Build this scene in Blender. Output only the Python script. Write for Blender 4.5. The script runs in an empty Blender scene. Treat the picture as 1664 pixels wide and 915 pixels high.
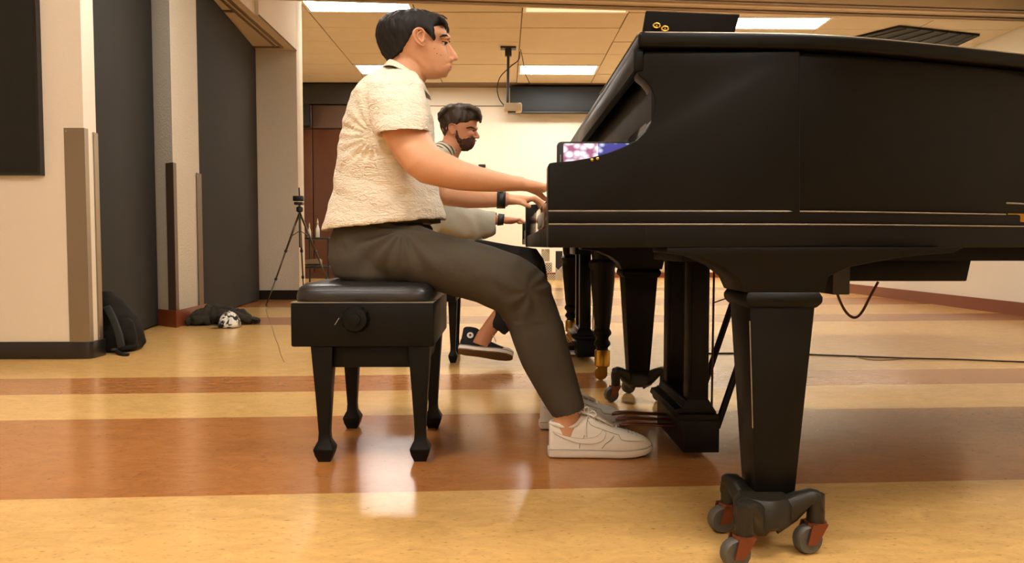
import bpy, bmesh, math, random
from mathutils import Vector, Matrix, noise
from math import pi, sin, cos, radians as R

random.seed(7)
S = bpy.context.scene
C = S.collection

# ------------------------------------------------------------------ camera
F = 1204.0; W, H = 1664.0, 915.0; HZ = 400.0; VX = 819.0; CH = 0.62
cam_d = bpy.data.cameras.new('camera'); cam = bpy.data.objects.new('camera', cam_d); C.objects.link(cam)
cam_d.sensor_width = 36.0; cam_d.lens = F / W * 36.0; cam_d.clip_start = 0.02
PITCH = math.atan((H / 2 - HZ) / F); YAW = math.atan((W / 2 - VX) / F)
cam.location = (0, 0, CH); cam.rotation_euler = (pi / 2 - PITCH, 0, -YAW)
S.camera = cam
CR = cam.rotation_euler.to_matrix()
def ray(px, py):
    return CR @ Vector(((px - W / 2) / F, -(py - H / 2) / F, -1.0))
def P(px, py, Y):
    "world point seen at pixel px,py in the plane y = Y"
    d = ray(px, py); return Vector((0, 0, CH)) + d * (Y / d.y)

# ------------------------------------------------------------------ world, exposure
w = bpy.data.worlds.new('world'); S.world = w; w.use_nodes = True
w.node_tree.nodes['Background'].inputs[0].default_value = (0.9, 0.72, 0.5, 1)
w.node_tree.nodes['Background'].inputs[1].default_value = 0.05
S.view_settings.view_transform = 'Standard'; S.view_settings.look = 'None'
S.view_settings.gamma = 1.0; S.view_settings.exposure = 0.0
LAMP_FAR = 30.0      # ceiling troffers of the far room
LAMP_NEAR = 31.0     # ceiling troffers over the pianos

# ------------------------------------------------------------------ materials
def srgb(r, g, b):
    f = lambda c: (c / 255 / 12.92) if c / 255 <= 0.04045 else ((c / 255 + 0.055) / 1.055) ** 2.4
    return (f(r), f(g), f(b), 1)
MATS = {}
def mat(name, col, rough=0.5, metal=0.0, coat=0.0, bump=None, var=None, emit=None, sss=0.0, spec=None, stretch=(1, 1, 1), rvar=None):
    m = bpy.data.materials.new(name); m.use_nodes = True; nt = m.node_tree; N = nt.nodes; L = nt.links
    b = N['Principled BSDF']; c = srgb(*col)
    b.inputs['Base Color'].default_value = c; b.inputs['Roughness'].default_value = rough
    b.inputs['Metallic'].default_value = metal; b.inputs['Coat Weight'].default_value = coat
    b.inputs['Coat Roughness'].default_value = 0.08
    if spec is not None: b.inputs['Specular IOR Level'].default_value = spec
    if sss:
        b.inputs['Subsurface Weight'].default_value = sss; b.inputs['Subsurface Radius'].default_value = (0.012, 0.005, 0.003)
        b.inputs['Subsurface Scale'].default_value = 1.0
    tc = N.new('ShaderNodeTexCoord'); mp = N.new('ShaderNodeMapping'); L.new(tc.outputs['Object'], mp.inputs[0])
    mp.inputs['Scale'].default_value = stretch
    if var:   # (scale, amount)
        n = N.new('ShaderNodeTexNoise'); n.inputs['Scale'].default_value = var[0]; n.inputs['Detail'].default_value = 6
        L.new(mp.outputs[0], n.inputs['Vector'])
        mx = N.new('ShaderNodeMix'); mx.data_type = 'RGBA'; mx.inputs[6].default_value = [x * (1 - var[1]) for x in c[:3]] + [1]
        mx.inputs[7].default_value = [min(1, x * (1 + var[1])) for x in c[:3]] + [1]
        L.new(n.outputs['Fac'], mx.inputs[0]); L.new(mx.outputs[2], b.inputs['Base Color'])
    if bump:  # (scale, distance)
        n = N.new('ShaderNodeTexNoise'); n.inputs['Scale'].default_value = bump[0]; n.inputs['Detail'].default_value = 4
        L.new(mp.outputs[0], n.inputs['Vector'])
        bp = N.new('ShaderNodeBump'); bp.inputs['Distance'].default_value = bump[1]; bp.inputs['Strength'].default_value = 1
        L.new(n.outputs['Fac'], bp.inputs['Height']); L.new(bp.outputs[0], b.inputs['Normal'])
    if rvar:
        n = N.new('ShaderNodeTexNoise'); n.inputs['Scale'].default_value = rvar[0]; n.inputs['Detail'].default_value = 5
        L.new(mp.outputs[0], n.inputs['Vector'])
        r = N.new('ShaderNodeMapRange'); r.inputs[3].default_value = rough * (1 - rvar[1]); r.inputs[4].default_value = rough * (1 + rvar[1])
        L.new(n.outputs['Fac'], r.inputs[0]); L.new(r.outputs[0], b.inputs['Roughness'])
    if emit is not None:
        b.inputs['Emission Color'].default_value = c; b.inputs['Emission Strength'].default_value = emit
    MATS[name] = m; return m

M = {}
M['wall'] = mat('wall_paint', (234, 224, 204), 0.75, bump=(180, 0.0012))
M['wall_far'] = mat('wall_paint_far', (242, 234, 216), 0.75, bump=(180, 0.001))
M['wall_grey'] = mat('wall_stucco', (212, 204, 184), 0.85, bump=(70, 0.005))
M['ceil'] = mat('ceiling_board', (216, 200, 168), 0.9, bump=(120, 0.001), var=(3, 0.06))
M['plenum'] = mat('ceiling_grid_dark_gap', (120, 100, 75), 0.9)  # dark backing that shows in the joints between ceiling tiles
M['soffit'] = mat('soffit_paint', (210, 194, 166), 0.8, bump=(90, 0.0008))
M['header'] = mat('header_paint', (220, 202, 168), 0.6)
M['track'] = mat('track_metal', (128, 108, 84), 0.4, 0.3)
M['base_brown'] = mat('brown_cove_base', (124, 62, 34), 0.35)
M['base_black'] = mat('black_cove_base', (30, 27, 24), 0.3)
M['steel'] = mat('brushed_steel', (150, 138, 120), 0.35, 0.85, stretch=(40, 40, 1), rvar=(3, 0.3))
M['steel_dark'] = mat('bronze_steel', (96, 78, 62), 0.4, 0.25)
M['felt'] = mat('black_fabric_panel', (43, 42, 37), 0.9, bump=(300, 0.001), var=(2, 0.12))
M['felt2'] = mat('black_tackboard', (26, 26, 18), 0.85, bump=(300, 0.0005))
M['wood'] = mat('dark_brown_wood', (82, 44, 22), 0.35, var=(4, 0.25), stretch=(1, 1, 8))
M['wood2'] = mat('dark_brown_wood_upper', (84, 62, 48), 0.3, var=(4, 0.15))
M['darkband'] = mat('dark_bulkhead', (44, 38, 26), 0.7)
M['lacquer'] = mat('black_lacquer', (9, 9, 5), 0.36, spec=0.18, bump=(5, 0.0012), rvar=(6, 0.3))
M['lacquer_b'] = mat('black_lacquer_worn', (12, 11, 7), 0.45, spec=0.18, bump=(40, 0.0004), rvar=(9, 0.35))
M['gloss'] = mat('black_lacquer_mirror', (14, 11, 9), 0.06, coat=0.6)
M['edge'] = mat('pale_lacquer_edge', (132, 124, 106), 0.3, 0.2, var=(30, 0.5))  # pale tone; on the piano mouldings it paints caught light
M['ivory'] = mat('white_key_plastic', (238, 230, 210), 0.25)
M['ebony'] = mat('black_key', (18, 17, 16), 0.3)
M['brass'] = mat('brass', (196, 150, 60), 0.28, 1.0)
M['iron'] = mat('black_cast_iron', (38, 35, 26), 0.42, 0.3, bump=(60, 0.0008))
M['fork'] = mat('copper_brown_fork', (122, 68, 44), 0.4, 0.6)
M['tyre'] = mat('grey_rubber', (82, 78, 70), 0.55)
M['skin'] = mat('skin', (214, 158, 118), 0.48, sss=0.12, bump=(260, 0.0004), var=(14, 0.10))
M['skin2'] = mat('skin_tan', (196, 136, 100), 0.5, sss=0.1, var=(14, 0.10))
M['lip'] = mat('lip_skin', (168, 92, 74), 0.45, sss=0.1)
M['lip'].node_tree.nodes['Principled BSDF'].inputs['Roughness'].default_value = .45
M['hair'] = mat('black_hair', (24, 20, 18), 0.6, spec=.3, bump=(60, 0.004), stretch=(1, 1, 0.25))
M['hair2'] = mat('dark_brown_hair', (50, 37, 25), 0.5, bump=(60, 0.005), stretch=(1, 1, 0.3))
M['beard'] = mat('dark_beard', (84, 58, 44), 0.85, bump=(220, 0.004), var=(60, .5), spec=.15)
M['eyewhite'] = mat('eye_white', (225, 215, 205), 0.2)
M['iris'] = mat('dark_iris', (40, 24, 14), 0.15)
M['trousers'] = mat('grey_brown_twill', (68, 61, 47), 0.88, bump=(7, 0.01), var=(5, 0.12))
M['trousers2'] = mat('black_cotton', (18, 17, 17), 0.85, bump=(12, 0.005))
M['hoodie'] = mat('grey_fleece', (160, 156, 140), 0.95, bump=(9, 0.012), var=(6, 0.1))
M['leather'] = mat('black_leather', (30, 29, 27), 0.33, bump=(60, 0.0008), var=(4, .3))
M['shoe'] = mat('white_leather', (232, 224, 208), 0.5, bump=(120, 0.0005), var=(9, 0.06))
M['shoe_sole'] = mat('white_rubber', (214, 200, 182), 0.55, var=(14, 0.08))
M['lace'] = mat('white_lace', (226, 220, 206), 0.8)
M['stitch'] = mat('grey_stitch', (150, 140, 125), 0.8)
M['canvas'] = mat('black_canvas', (24, 24, 28), 0.85, bump=(400, 0.0006))
M['whiterub'] = mat('white_rubber_foxing', (236, 232, 222), 0.45)
M['brownsole'] = mat('brown_rubber_sole', (96, 70, 44), 0.6, bump=(90, 0.001))
M['black'] = mat('black_plastic', (20, 20, 20), 0.4)
M['watch'] = mat('watch_strap', (26, 28, 26), 0.45)
M['nylon'] = mat('black_nylon', (24, 21, 16), 0.85, spec=.2, bump=(40, 0.003), var=(6, 0.2))
M['nylon2'] = mat('charcoal_cloth', (48, 43, 35), 0.9, spec=.2, bump=(30, 0.006), var=(6, 0.25))
M['webbing'] = mat('grey_webbing', (36, 38, 31), 0.8)
M['slate'] = mat('slate_screen_case', (36, 44, 48), 0.6)
M['plastic_w'] = mat('off_white_plastic', (206, 196, 172), 0.45)
M['cable'] = mat('black_cable', (34, 22, 16), 0.5)
M['cable_b'] = mat('maroon_cable', (70, 30, 18), 0.5)
M['floor_wire'] = mat('tan_wire', (150, 112, 60), 0.6)
M['aluminium'] = mat('tripod_metal', (96, 86, 66), 0.35, 0.8)
M['bottle'] = mat('translucent_bottle', (222, 222, 205), 0.3)
M['lid_far'] = mat('black_lacquer_far', (20, 15, 10), 0.6, spec=0.12)
M['troffer'] = mat('troffer_frame', (235, 228, 210), 0.5)
M['scratch'] = mat('pale_scratch', (170, 165, 150), 0.6)
def lamp_mat(name, k, col=(254, 247, 238)):
    return mat(name, col, 0.5, emit=k)
M['lamp_far'] = lamp_mat('troffer_diffuser_far', LAMP_FAR)
M['lamp_dim'] = lamp_mat('troffer_diffuser_dim', 0.7, (255, 232, 190))
M['lamp_near'] = lamp_mat('troffer_diffuser_near', LAMP_NEAR)

def nodes(m): return m.node_tree.nodes, m.node_tree.links
# seersucker shirt: puckered rows
def seersucker():
    m = mat('seersucker_cotton', (242, 232, 210), 0.85); N, L = nodes(m); b = N['Principled BSDF']
    tc = N.new('ShaderNodeTexCoord'); mp = N.new('ShaderNodeMapping'); mp.inputs['Scale'].default_value = (0.5, 0.5, 1.25)
    L.new(tc.outputs['Object'], mp.inputs[0])
    n0 = N.new('ShaderNodeTexNoise'); n0.inputs['Scale'].default_value = 11; L.new(mp.outputs[0], n0.inputs['Vector'])
    n1 = N.new('ShaderNodeTexNoise'); n1.inputs['Scale'].default_value = 80; n1.inputs['Detail'].default_value = 2; n1.inputs['Distortion'].default_value = 1.6
    L.new(mp.outputs[0], n1.inputs['Vector'])
    ad = N.new('ShaderNodeMath'); ad.operation = 'MULTIPLY_ADD'; ad.inputs[1].default_value = 3.0
    L.new(n0.outputs['Fac'], ad.inputs[0]); L.new(n1.outputs['Fac'], ad.inputs[2])
    bp = N.new('ShaderNodeBump'); bp.inputs['Distance'].default_value = 0.009; L.new(ad.outputs[0], bp.inputs['Height'])
    L.new(bp.outputs[0], b.inputs['Normal']); return m
M['shirt'] = seersucker()

def floor_material():
    m = mat('striped_linoleum', (215, 170, 95), 0.19, coat=0.0); N, L = nodes(m); b = N['Principled BSDF']
    tc = N.new('ShaderNodeTexCoord'); sp = N.new('ShaderNodeSeparateXYZ'); L.new(tc.outputs['Object'], sp.inputs[0])
    ma = N.new('ShaderNodeMath'); ma.operation = 'MULTIPLY_ADD'; ma.inputs[1].default_value = -0.05
    L.new(sp.outputs['X'], ma.inputs[0]); L.new(sp.outputs['Y'], ma.inputs[2])
    mr = N.new('ShaderNodeMapRange'); mr.inputs[1].default_value = -4; mr.inputs[2].default_value = 16; L.new(ma.outputs[0], mr.inputs[0])
    cr = N.new('ShaderNodeValToRGB'); cr.color_ramp.interpolation = 'CONSTANT'; L.new(mr.outputs[0], cr.inputs[0])
    Ye, Or, Br = srgb(216, 172, 104), srgb(172, 112, 58), srgb(160, 106, 64)
    bands = [(-4, Or), (-1.2, Ye), (0.0, Or), (0.6, Ye), (1.80, Or), (2.67, Ye), (3.14, Or), (3.56, Ye), (5.85, Br), (6.5, Ye), (7.6, Or), (8.6, Ye), (10.2, Br), (10.9, Ye)]
    e = cr.color_ramp.elements
    e[0].position = 0; e[0].color = bands[0][1]; e[1].position = (bands[1][0] + 4) / 20; e[1].color = bands[1][1]
    for y, c in bands[2:]:
        k = e.new((y + 4) / 20); k.color = c
    n = N.new('ShaderNodeTexNoise'); n.inputs['Scale'].default_value = 9; n.inputs['Detail'].default_value = 9; n.inputs['Roughness'].default_value = 0.75; n.inputs['Distortion'].default_value = 1.2
    mp = N.new('ShaderNodeMapping'); mp.inputs['Scale'].default_value = (1, 2.2, 1); L.new(tc.outputs['Object'], mp.inputs[0]); L.new(mp.outputs[0], n.inputs['Vector'])
    r2 = N.new('ShaderNodeMapRange'); r2.inputs[1].default_value = 0.3; r2.inputs[2].default_value = 0.7; r2.inputs[3].default_value = 0.80; r2.inputs[4].default_value = 1.14
    L.new(n.outputs['Fac'], r2.inputs[0])
    mu = N.new('ShaderNodeVectorMath'); mu.operation = 'SCALE'; L.new(cr.outputs[0], mu.inputs[0]); L.new(r2.outputs[0], mu.inputs['Scale'])
    # dark flecks
    n2 = N.new('ShaderNodeTexNoise'); n2.inputs['Scale'].default_value = 60; n2.inputs['Detail'].default_value = 6; L.new(mp.outputs[0], n2.inputs['Vector'])
    r3 = N.new('ShaderNodeMapRange'); r3.inputs[1].default_value = 0.60; r3.inputs[2].default_value = 0.74; r3.inputs[3].default_value = 1.0; r3.inputs[4].default_value = 0.5; L.new(n2.outputs['Fac'], r3.inputs[0])
    mu2 = N.new('ShaderNodeVectorMath'); mu2.operation = 'SCALE'; L.new(mu.outputs[0], mu2.inputs[0]); L.new(r3.outputs[0], mu2.inputs['Scale'])
    L.new(mu2.outputs[0], b.inputs['Base Color'])
    n3 = N.new('ShaderNodeTexNoise'); n3.inputs['Scale'].default_value = 30; L.new(tc.outputs['Object'], n3.inputs['Vector'])
    bp = N.new('ShaderNodeBump'); bp.inputs['Distance'].default_value = 0.00035; L.new(n3.outputs['Fac'], bp.inputs['Height']); L.new(bp.outputs[0], b.inputs['Normal'])
    b.inputs['Specular IOR Level'].default_value = 0.6
    return m
M['floor'] = floor_material()

def screen_material():
    m = mat('phone_screen', (240, 225, 245), 0.2); N, L = nodes(m); b = N['Principled BSDF']
    tc = N.new('ShaderNodeTexCoord'); g = N.new('ShaderNodeSeparateXYZ'); L.new(tc.outputs['Generated'], g.inputs[0])
    v = N.new('ShaderNodeTexVoronoi'); v.inputs['Scale'].default_value = 5.5
    mp = N.new('ShaderNodeMapping'); mp.inputs['Scale'].default_value = (1.6, 0.01, 1.0); mp.inputs['Rotation'].default_value = (0, 0.5, 0); L.new(tc.outputs['Generated'], mp.inputs[0]); L.new(mp.outputs[0], v.inputs['Vector'])
    cr = N.new('ShaderNodeValToRGB'); e = cr.color_ramp.elements; e[0].position = 0.36; e[0].color = (1, .95, 1, 1); e[1].position = 0.72; e[1].color = (.45, .12, .25, 1)
    L.new(v.outputs['Distance'], cr.inputs[0])
    cb = N.new('ShaderNodeValToRGB'); e = cb.color_ramp.elements; e[0].position = 0.1; e[0].color = (.75, .8, 1, 1); e[1].position = 0.5; e[1].color = (.05, .05, .3, 1)
    L.new(v.outputs['Distance'], cb.inputs[0])
    gt = N.new('ShaderNodeMath'); gt.operation = 'GREATER_THAN'; gt.inputs[1].default_value = 0.52; L.new(g.outputs['X'], gt.inputs[0])
    mx = N.new('ShaderNodeMix'); mx.data_type = 'RGBA'; L.new(gt.outputs[0], mx.inputs[0]); L.new(cr.outputs[0], mx.inputs[6]); L.new(cb.outputs[0], mx.inputs[7])
    L.new(mx.outputs[2], b.inputs['Emission Color']); b.inputs['Emission Strength'].default_value = 1.1
    b.inputs['Base Color'].default_value = (0, 0, 0, 1); return m
M['screen'] = screen_material()

def stripes_material():
    m = mat('striped_knit', (180, 175, 155), 0.9); N, L = nodes(m); b = N['Principled BSDF']
    tc = N.new('ShaderNodeTexCoord'); wv = N.new('ShaderNodeTexWave'); wv.inputs['Scale'].default_value = 16; wv.bands_direction = 'DIAGONAL'
    L.new(tc.outputs['Object'], wv.inputs['Vector']); cr = N.new('ShaderNodeValToRGB'); e = cr.color_ramp.elements
    e[0].position = .25; e[0].color = srgb(60, 55, 44); e[1].position = .45; e[1].color = srgb(196, 186, 160)
    L.new(wv.outputs['Fac'], cr.inputs[0]); L.new(cr.outputs[0], b.inputs['Base Color']); return m
M['stripes'] = stripes_material()

def cap_material():
    m = mat('white_black_print', (220, 215, 200), 0.8); N, L = nodes(m); b = N['Principled BSDF']
    tc = N.new('ShaderNodeTexCoord'); n = N.new('ShaderNodeTexNoise'); n.inputs['Scale'].default_value = 22; n.inputs['Distortion'].default_value = 1.5
    L.new(tc.outputs['Object'], n.inputs['Vector']); cr = N.new('ShaderNodeValToRGB'); e = cr.color_ramp.elements
    e[0].position = .46; e[0].color = srgb(26, 26, 22); e[1].position = .52; e[1].color = srgb(226, 222, 208)
    L.new(n.outputs['Fac'], cr.inputs[0]); L.new(cr.outputs[0], b.inputs['Base Color']); return m
M['capprint'] = cap_material()

# ------------------------------------------------------------------ object helpers
ORG = {}
def tag(o, label=None, cat=None, group=None, kind=None):
    if label: o['label'] = label
    if cat: o['category'] = cat
    if group: o['group'] = group
    if kind: o['kind'] = kind
    return o
def thing(name, loc, label, cat, group=None):
    o = bpy.data.objects.new(name, None); C.objects.link(o); o.location = loc; o.empty_display_size = 0.1
    ORG[o.name] = Vector(loc); return tag(o, label, cat, group)

class MB:
    def __init__(s): s.v = []; s.f = []
    def add(s, v, f):
        k = len(s.v); s.v += [Vector(p) for p in v]; s.f += [[i + k for i in q] for q in f]; return s
    def box(s, a, b, M4=None):
        x0, y0, z0 = [min(a[i], b[i]) for i in range(3)]; x1, y1, z1 = [max(a[i], b[i]) for i in range(3)]
        v = [(x0, y0, z0), (x1, y0, z0), (x1, y1, z0), (x0, y1, z0), (x0, y0, z1), (x1, y0, z1), (x1, y1, z1), (x0, y1, z1)]
        if M4 is not None: v = [M4 @ Vector(p) for p in v]
        return s.add(v, [(3, 2, 1, 0), (4, 5, 6, 7), (0, 1, 5, 4), (1, 2, 6, 5), (2, 3, 7, 6), (3, 0, 4, 7)])
    def loft(s, rings, cap=True):
        n = len(rings[0]); v = [p for r in rings for p in r]; f = []
        for i in range(len(rings) - 1):
            for j in range(n):
                a, b = i * n + j, i * n + (j + 1) % n
                f.append((a, b, b + n, a + n))
        if cap:
            v.append(sum((Vector(p) for p in rings[0]), Vector()) / n); c0 = len(v) - 1
            v.append(sum((Vector(p) for p in rings[-1]), Vector()) / n); c1 = len(v) - 1
            k = (len(rings) - 1) * n
            for j in range(n):
                f.append((c0, (j + 1) % n, j)); f.append((c1, k + j, k + (j + 1) % n))
        return s.add(v, f)
    def tube(s, pts, r, n=8, cap=True):
        pts = [Vector(p) for p in pts]; rings = []
        rr = r if isinstance(r, (list, tuple)) else [r] * len(pts)
        prev = None
        for i, p in enumerate(pts):
            t = (pts[min(i + 1, len(pts) - 1)] - pts[max(i - 1, 0)]).normalized()
            if prev is None:
                a = Vector((0, 0, 1)) if abs(t.z) < 0.9 else Vector((1, 0, 0)); u = t.cross(a).normalized()
            else:
                u = (prev - t * prev.dot(t)).normalized()
            prev = u; v = t.cross(u)
            rings.append([p + (u * cos(2 * pi * k / n) + v * sin(2 * pi * k / n)) * rr[i] for k in range(n)])
        return s.loft(rings, cap)
    def lathe(s, prof, c, axis='Z', n=20):
        "prof: (radius, height) list"
        rings = []
        for r, h in prof:
            ring = []
            for k in range(n):
                a = 2 * pi * k / n
                if axis == 'Z': q = Vector((r * cos(a), r * sin(a), h))
                elif axis == 'Y': q = Vector((r * cos(a), h, r * sin(a)))
                else: q = Vector((h, r * cos(a), r * sin(a)))
                ring.append(Vector(c) + q)
            rings.append(ring)
        return s.loft(rings)
    def ball(s, c, r, n=14, m=9):
        rx, ry, rz = r if isinstance(r, (tuple, list)) else (r, r, r)
        rings = []
        for i in range(1, m):
            t = pi * i / m
            rings.append([Vector(c) + Vector((rx * sin(t) * cos(2 * pi * k / n), ry * sin(t) * sin(2 * pi * k / n), -rz * cos(t))) for k in range(n)])
        return s.loft(rings)
    def prism(s, poly, z0, z1, axis='Z'):
        n = len(poly)
        def q(p, h):
            if axis == 'Z': return Vector((p[0], p[1], h))
            if axis == 'Y': return Vector((p[0], h, p[1]))
            return Vector((h, p[0], p[1]))
        v = [q(p, z0) for p in poly] + [q(p, z1) for p in poly]
        f = [tuple(reversed(range(n))), tuple(range(n, 2 * n))] + [(j, (j + 1) % n, n + (j + 1) % n, n + j) for j in range(n)]
        return s.add(v, f)
    def build(s, name, m, parent=None, smooth=False, bevel=0.0, bseg=2, label=None, loc=None, auto=None):
        me = bpy.data.meshes.new(name)
        if parent is not None: o0 = ORG[parent.name]
        else:
            if loc is None:
                n = len(s.v); lo = Vector((min(p.x for p in s.v), min(p.y for p in s.v), min(p.z for p in s.v))); hi = Vector((max(p.x for p in s.v), max(p.y for p in s.v), max(p.z for p in s.v)))
                loc = ((lo.x + hi.x) / 2, (lo.y + hi.y) / 2, lo.z)
            o0 = Vector(loc)
        me.from_pydata([p - o0 for p in s.v], [], s.f); me.validate()
        bm = bmesh.new(); bm.from_mesh(me)
        bmesh.ops.recalc_face_normals(bm, faces=bm.faces)
        if bevel > 0:
            es = [e for e in bm.edges if len(e.link_faces) == 2 and e.calc_face_angle(0) > 0.5]
            bmesh.ops.bevel(bm, geom=es, offset=bevel, segments=bseg, profile=0.5, affect='EDGES', clamp_overlap=True)
        bm.to_mesh(me); bm.free()
        me.materials.append(M[m] if isinstance(m, str) else m)
        if smooth: me.shade_smooth()
        if auto or (bevel > 0 and not smooth):
            me.shade_smooth(); me.set_sharp_from_angle(angle=R(auto or 35))
        o = bpy.data.objects.new(name, me); C.objects.link(o)
        if parent is not None: o.parent = parent
        else: o.location = o0
        ORG[o.name] = o0
        if label: o['label'] = label
        return o
def struct(name, mb, m, **k):
    o = mb.build(name, m, **k)
    if k.get('parent') is None: o['kind'] = 'structure'
    return o
def single(name, mb, m, label, cat, group=None, **k):
    return tag(mb.build(name, m, **k), label, cat, group)
def remesh(o, vox, it=6, fn=None):
    a = o.modifiers.new('r', 'REMESH'); a.mode = 'VOXEL'; a.voxel_size = vox
    if it:
        b = o.modifiers.new('s', 'SMOOTH'); b.factor = 0.5; b.iterations = it
    bpy.context.view_layer.update()
    dg = bpy.context.evaluated_depsgraph_get()
    me = bpy.data.meshes.new_from_object(o.evaluated_get(dg))
    o.modifiers.clear(); old = o.data; o.data = me
    if not me.materials and old.materials: me.materials.append(old.materials[0])
    if fn:
        off = ORG[o.name]
        nrm = [v.normal.copy() for v in me.vertices]
        for v, nn in zip(me.vertices, nrm): v.co += fn(v.co + off, nn)
    me.shade_smooth(); return o
def ring(c, u, v, n=28, e=2.0):
    out = []
    for k in range(n):
        a = 2 * pi * k / n; x, y = cos(a), sin(a)
        if e != 2.0:
            x = math.copysign(abs(x) ** (2 / e), x); y = math.copysign(abs(y) ** (2 / e), y)
        out.append(c + u * x + v * y)
    return out
def rp(x0, y0, x1, y1, Y, wd, n=28, e=2.0, dY=0.0, v=None):
    "ring spanning two silhouette pixels at depth Y, half thickness wd across"
    A, B = P(x0, y0, Y), P(x1, y1, Y + dY)
    return ring((A + B) / 2, (B - A) / 2, v if v is not None else Vector((0, wd, 0)), n, e)
def bez(pts, n=8):
    "catmull-rom through points"
    pts = [Vector(p) for p in pts]; out = []
    for i in range(len(pts) - 1):
        p0 = pts[max(i - 1, 0)]; p1 = pts[i]; p2 = pts[i + 1]; p3 = pts[min(i + 2, len(pts) - 1)]
        for k in range(n):
            t = k / n
            out.append(0.5 * ((2 * p1) + (p2 - p0) * t + (2 * p0 - 5 * p1 + 4 * p2 - p3) * t * t + (3 * p1 - p0 - 3 * p2 + p3) * t ** 3))
    out.append(pts[-1]); return out

# ================================================================== THE SETTING
CZ = 3.69   # far ceiling
NZ = 3.35   # near ceiling
struct('floor', MB().box((-5, -3.2, -0.05), (7.5, 15, 0)), 'floor', loc=(0, 0, 0))
# back wall of the far room
struct('wall_back', MB().box((-4.7, 14.6, 0), (7.5, 14.75, CZ + .1)), 'wall_far')
struct('trim_1', MB().box((-1.9, 14.585, 3.34), (7.24, 14.6, 3.355)), 'track')
struct('baseboard_back', MB().box((-1.9, 14.58, 0), (4.6, 14.6, 0.10)), 'base_brown')
struct('wall_far_left', MB().box((-4.7, 8.8, 0), (-4.55, 14.6, CZ + .1)), 'wall_far')
struct('wall_far_right', MB().box((7.26, 7.3, 0), (7.4, 14.6, CZ + .1)), 'wall_far')
struct('wall_right_partition', MB().box((4.6, 6.2, 0), (4.72, 14.6, 1.9)), 'wall_far')
struct('wall_right', MB().box((5.25, -3.2, 0), (5.37, 7.4, NZ + .5)), 'wall')
struct('baseboard_right', MB().box((4.58, 6.2, 0), (4.6, 14.58, 0.12)), 'base_brown')
struct('wall_behind', MB().box((-4.95, -3.2, 0), (5.37, -3.05, NZ + .1)), 'wall')
struct('wall_near_left', MB().box((-4.95, -3.2, 0), (-4.8, 4.5, NZ + .1)), 'wall')
struct('ceiling_near', MB().box((-4.95, -3.2, NZ), (5.37, 7.1, NZ + .1)), 'ceil')
# far ceiling: backing + tiles
ceiling = struct('ceiling', MB().box((-4.7, 7.0, CZ + .012), (7.4, 14.75, CZ + .1)), 'plenum', loc=(0, 9, CZ))
gx = [-4.16 + 1.4 * k - 0.40 for k in range(0, 9)]
gx = [0.24 + 1.4 * k for k in range(-4, 6)]
gy = [7.1 + 0.7 * k for k in range(0, 11)]
LIGHTS = {(-2, 3): 'far', (0, 3): 'dim', (2, 4): 'far', (-2, 8): 'far', (0, 8): 'far', (2, 8): 'far', (4, 8): 'far', (-2, 5): None}
tile_me = {}
def make_tile(x0, x1, y0, y1):
    key = (round(x1 - x0, 3), round(y1 - y0, 3))
    if key not in tile_me:
        b = MB(); hx, hy = key[0] / 2 - .007, key[1] / 2 - .005
        b.prism([(-hx, -hy), (hx, -hy), (hx, hy), (-hx, hy)], -0.004, 0.008)
        o = b.build('ceiling_tile', 'ceil', loc=(0, 0, 0), bevel=0.003, bseg=1); tile_me[key] = o.data; bpy.data.objects.remove(o)
    o = bpy.data.objects.new('ceiling_tile', tile_me[key]); C.objects.link(o); o.parent = ceiling
    o.location = Vector(((x0 + x1) / 2, (y0 + y1) / 2, CZ + .002 + random.choice([0, 0, 0, .006]) )) - ORG[ceiling.name]
    o.rotation_euler = (random.uniform(-.004, .004), 0, 0)
    return o
LTXT = {(-2, 3): 'long bright ceiling light between the white column and the hair of the near pianist', (0, 3): 'dimmer ceiling light just under the header beam, between two brighter ones',
        (2, 4): 'bright ceiling light beside the raised black lid with brass rings', (-2, 8): 'bright far ceiling light partly behind the cream shirt collar',
        (0, 8): 'bright far ceiling light beside the hanging projector pole', (2, 8): 'far ceiling light hidden behind the piano lid', (4, 8): 'far ceiling light at the far right corner of the back room'}
for i in range(len(gx) - 1):
    for j in range(len(gy) - 1):
        x0, x1, y0, y1 = gx[i], gx[i + 1], gy[j], min(gy[j + 1], 14.6)
        x0 = max(x0, -4.55)
        if x1 < -4.55 or x1 - x0 < .1: continue
        key = (round((gx[i] - 0.24) / 1.4), j)
        if key[1] == 3: key = (key[0], 3)
        if LIGHTS.get(key):
            cx, cy = (x0 + x1) / 2, (y0 + y1) / 2
            if key in ((2, 8), (4, 8)):
                pass
            t = thing('ceiling_light', (cx, cy, CZ - .01), LTXT[key], 'light', 'troffers in the back room ceiling')
            fr = MB()
            for a, b in (((x0 + .01, y0 + .01), (x1 - .01, y0 + .05)), ((x0 + .01, y1 - .05), (x1 - .01, y1 - .01)), ((x0 + .01, y0 + .05), (x0 + .05, y1 - .05)), ((x1 - .05, y0 + .05), (x1 - .01, y1 - .05))):
                fr.box((a[0], a[1], CZ - .012), (b[0], b[1], CZ + .01))
            fr.build('frame', 'troffer', t)
            MB().box((x0 + .04, y0 + (.04 if key[1] == 8 else .2), CZ - .008), (x1 - .04, y1 - .04, CZ + .006)).build('diffuser', 'lamp_dim' if LIGHTS[key] == 'dim' else 'lamp_far', t)
            if key[1] != 8: MB().box((x0 + .04, y0 + .04, CZ - .006), (x1 - .04, y0 + .2, CZ + .006)).build('side_panel', 'ceil', t)
        else:
            make_tile(x0, x1, y0, y1)
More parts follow.
